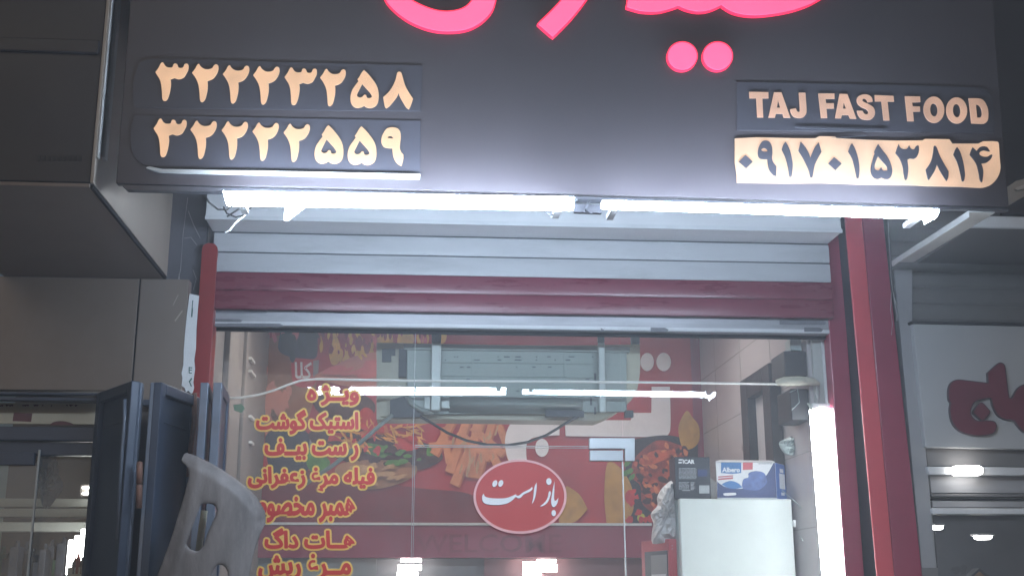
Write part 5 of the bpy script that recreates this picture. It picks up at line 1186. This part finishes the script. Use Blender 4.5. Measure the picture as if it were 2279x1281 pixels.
dot = [c8(p) for p in spline([(365, 432), (395, 462), (403, 478), (380, 510), (365, 515), (335, 490), (325, 475), (345, 445)], 4)]
mb = MB(); mb.prism([W(grow(jm, 1.6), YR-.066)], .0155); mb.prism([W(grow(dot, 1.5), YR-.066)], .0155); mb.build('letter_outline', 'shop2edge', wb)
mb = MB(); mb.prism([W(grow(jm, -.6), YR-.069)], .0028); mb.prism([W(grow(dot, -.6), YR-.069)], .0028); mb.build('lettering', 'shop2maroon', wb)
# bands under the board
rpoly([(2060, 997), (2510, 1006), (2510, 1040), (2064, 1036)], YR-.01, .05, 'shop2wall', 'upper_band')
rpoly([(2064, 1037), (2510, 1041), (2510, 1060), (2068, 1055)], YR-.045, .09, 'palebar', 'pale_rail')
rpoly([(2068, 1057), (2510, 1062), (2510, 1098), (2073, 1096)], YR-.005, .05, 'shop2grey', 'lower_band')
rpoly([(2073, 1098), (2510, 1100), (2510, 1106), (2074, 1104)], YR-.02, .06, 'shop2wall', 'thin_rail')
rpoly([(2074, 1107), (2510, 1109), (2510, 1113), (2075, 1112)], YR-.004, .05, 'gasket', 'shadow_gap'); rpoly([(2075, 1114), (2510, 1116), (2510, 1128), (2076, 1128)], YR-.012, .05, 'shop2grey', 'sill_band')
rpoly([(2074, 1130), (2510, 1131), (2510, 1144), (2076, 1143)], YR-.04, .08, 'palebar', 'pale_rail')
lr = thing('rail_light', 'small bright oblong lamp on the pale rail under the white board', 'lamp', P(2153, 1056, YR-.06))
mb = MB(); mb.prism([W(spline([(2122, 1039), (2130, 1035.5), (2178, 1035.5), (2186, 1040), (2186, 1052), (2178, 1057), (2130, 1057), (2122, 1052)], 4), YR-.075)], .02); mb.build('diffuser', 'lamp_small', lr)
mb = MB(); mb.prism([W([(2118, 1040), (2190, 1040), (2190, 1052), (2118, 1052)], YR-.054)], .008); mb.build('base_plate', 'palebar', lr)
# dark shop window with ceiling and spots
rpoly([(2078, 1145), (2510, 1146), (2530, 1700), (2120, 1700)], YR+.9, .02, 'navy', 'window_back')
mb = MB(); g0, g1 = P(2079, 1200, YR).x, P(2510, 1200, YR).x; mb.add([(g0, YR, 0), (g1, YR, 0), (g1, YR, P(2200, 1145, YR).z), (g0, YR, P(2200, 1145, YR).z)], [(0, 1, 2, 3)]); mb.build('pane', 'glass', rn)
for (x, y, rx, lab) in ((2086, 1171, 13, 'left'), (2187, 1193, 20, 'larger right')):
    t = thing('ceiling_spot', '%s round glowing spot lamp in the dark window at lower right' % lab, 'lamp', P(x, y, YR+.5), 'round spot lamps in the right window')
    mb = MB(); cc = P(x, y, YR+.45); r_ = rx*5.8/2650
    mb.tube([cc+Vector((0, 0, .012)), cc+Vector((0, 0, .004))], [r_*1.3, r_*1.3], 24); mb.build('ring', 'whitemetal', t)
    mb = MB(); mb.tube([cc+Vector((0, 0, .0035)), cc+Vector((0, 0, -.008)), cc+Vector((0, 0, -.014))], [r_, r_*.95, r_*.7], 24); mb.build('lens', 'lamp_small', t, 0, True)
lp_ = thing('wooden_pendant', 'pointed wooden thing at the bottom edge of the right window', 'pendant', P(2182, 1281, YR+.3))
MT['wood'] = M('orange_wood', (.36, .19, .08), .5, 0, .25, 12)
mb = MB(); mb.prism([W([(2180, 1268), (2207, 1290), (2207, 1330), (2157, 1330), (2157, 1290)], YR+.3)], .05); mb.build('panel', 'wood', lp_, .003)
mb = MB(); mb.prism([W([(2180, 1263), (2214, 1290), (2207, 1290.2), (2180, 1269), (2157, 1290.2), (2150, 1290)], YR+.29)], .07); mb.build('roof', 'black', lp_)
# overhead: soffit, bars and bracket at the right
rs = thing('right_canopy', 'dark canopy soffit over the right neighbouring shop with a pale front bar', 'canopy', P(2250, 480, -1.2)); rs['kind'] = 'thing'
zsf = P(2150, 588, YR).z; YFB = PZ(2200, 508, zsf).y; print('front bar', YFB)
mb = MB(); mb.box((P(2160, 508, YFB).x, YFB, zsf), (P(2700, 508, YFB).x, YR+.05, zsf+.04)); mb.build('soffit', 'shop2wall', rs)
mb = MB(); q = rectpx(2150, 485, 2600, 507, YFB); mb.box((q[0], YFB-.02, zsf-.002), (q[1], YFB-.002, zsf+.05)); mb.build('front_bar', 'palebar', rs, .003)
mb = MB(); mb.box((P(2222, 440, YFB).x, YFB-.03, zsf+.06), (P(2700, 400, YFB).x, YFB, zsf+2.0)); mb.build('upper_face', 'boxfront', rs)
br = thing('sign_bracket', 'dull grey angle bracket from the sign corner back to the red pillar', 'bracket', P(1990, 590, -.3))
f0_, f1_, b0_, b1_ = P(2155, 472, YS+.02), P(2215, 474, YS+.02), P(1984, 583, -.42), P(1990, 595, -.42)
b1x = b0_+Vector((f1_.x-f0_.x, 0, 0))
q = [f0_, f1_, b1x, b0_]; mb = MB(); mb.hexa(q, [p+Vector((0, 0, .006)) for p in q])
e0 = Vector((0, 0, -.02)); mb.hexa([f0_+e0, f0_, b0_, b0_+e0], [p+Vector((.006, 0, 0)) for p in (f0_+e0, f0_, b0_, b0_+e0)]); mb.build('angle_bar', 'dullbar', br, .002)
q = W([(2100, 527), (2165, 505), (2180, 498), (2120, 520)], -1.0); mb = MB(); mb.hexa(q, [p+Vector((0, .01, .004)) for p in q]); mb.build('gusset', 'palebar', br)
b2 = thing('corner_bracket', 'pale folded metal bracket at the right edge beside the big sign', 'bracket', P(2260, 455, YS+.05))
mb = MB(); mb.prism([W([(2239, 418), (2262, 402), (2300, 392), (2300, 425), (2245, 457)], YS+.1)], .02); mb.build('plate', 'dullbar', b2, .003)
mb = MB(); mb.prism([W([(2258, 419), (2300, 402), (2300, 412), (2264, 424)], YS+.09)], .008); mb.build('fold', 'palebar', b2, .002)
cb = MB()
for pp in ([(1976, 490), (1980, 560), (1983, 620), (1989, 660), (1996, 700), (1994, 735)], [(1984, 650), (1982, 690), (1986, 720), (1984, 745)], [(1989, 660), (2000, 690), (1996, 710)]):
    cb.tube([P(x, y, -.24) for x, y in pp], .0016, 5)
tag(cb.build('loose_string', 'web'), 'thin pale string dangling beside the dark red pillar', 'string')

# ================================================================== haze volume added to imitate lens glare round the lamps
hm = bpy.data.materials.new('glare_haze'); hm.use_nodes = True
n_, l_ = hm.node_tree.nodes, hm.node_tree.links
for x in list(n_): n_.remove(x)
ho = n_.new('ShaderNodeOutputMaterial'); pv = n_.new('ShaderNodeVolumePrincipled'); pv.inputs['Color'].default_value = (.9, .93, 1, 1)
pv.inputs['Density'].default_value = HAZE; pv.inputs['Anisotropy'].default_value = .2
l_.new(pv.outputs[0], ho.inputs['Volume'])
g = MB(); g.box((-64, -64, -1.3), (64, 64, 9)); tag(g.build('haze', hm), 'thin haze added to imitate lens glare round the lamps', None, kind='stuff')
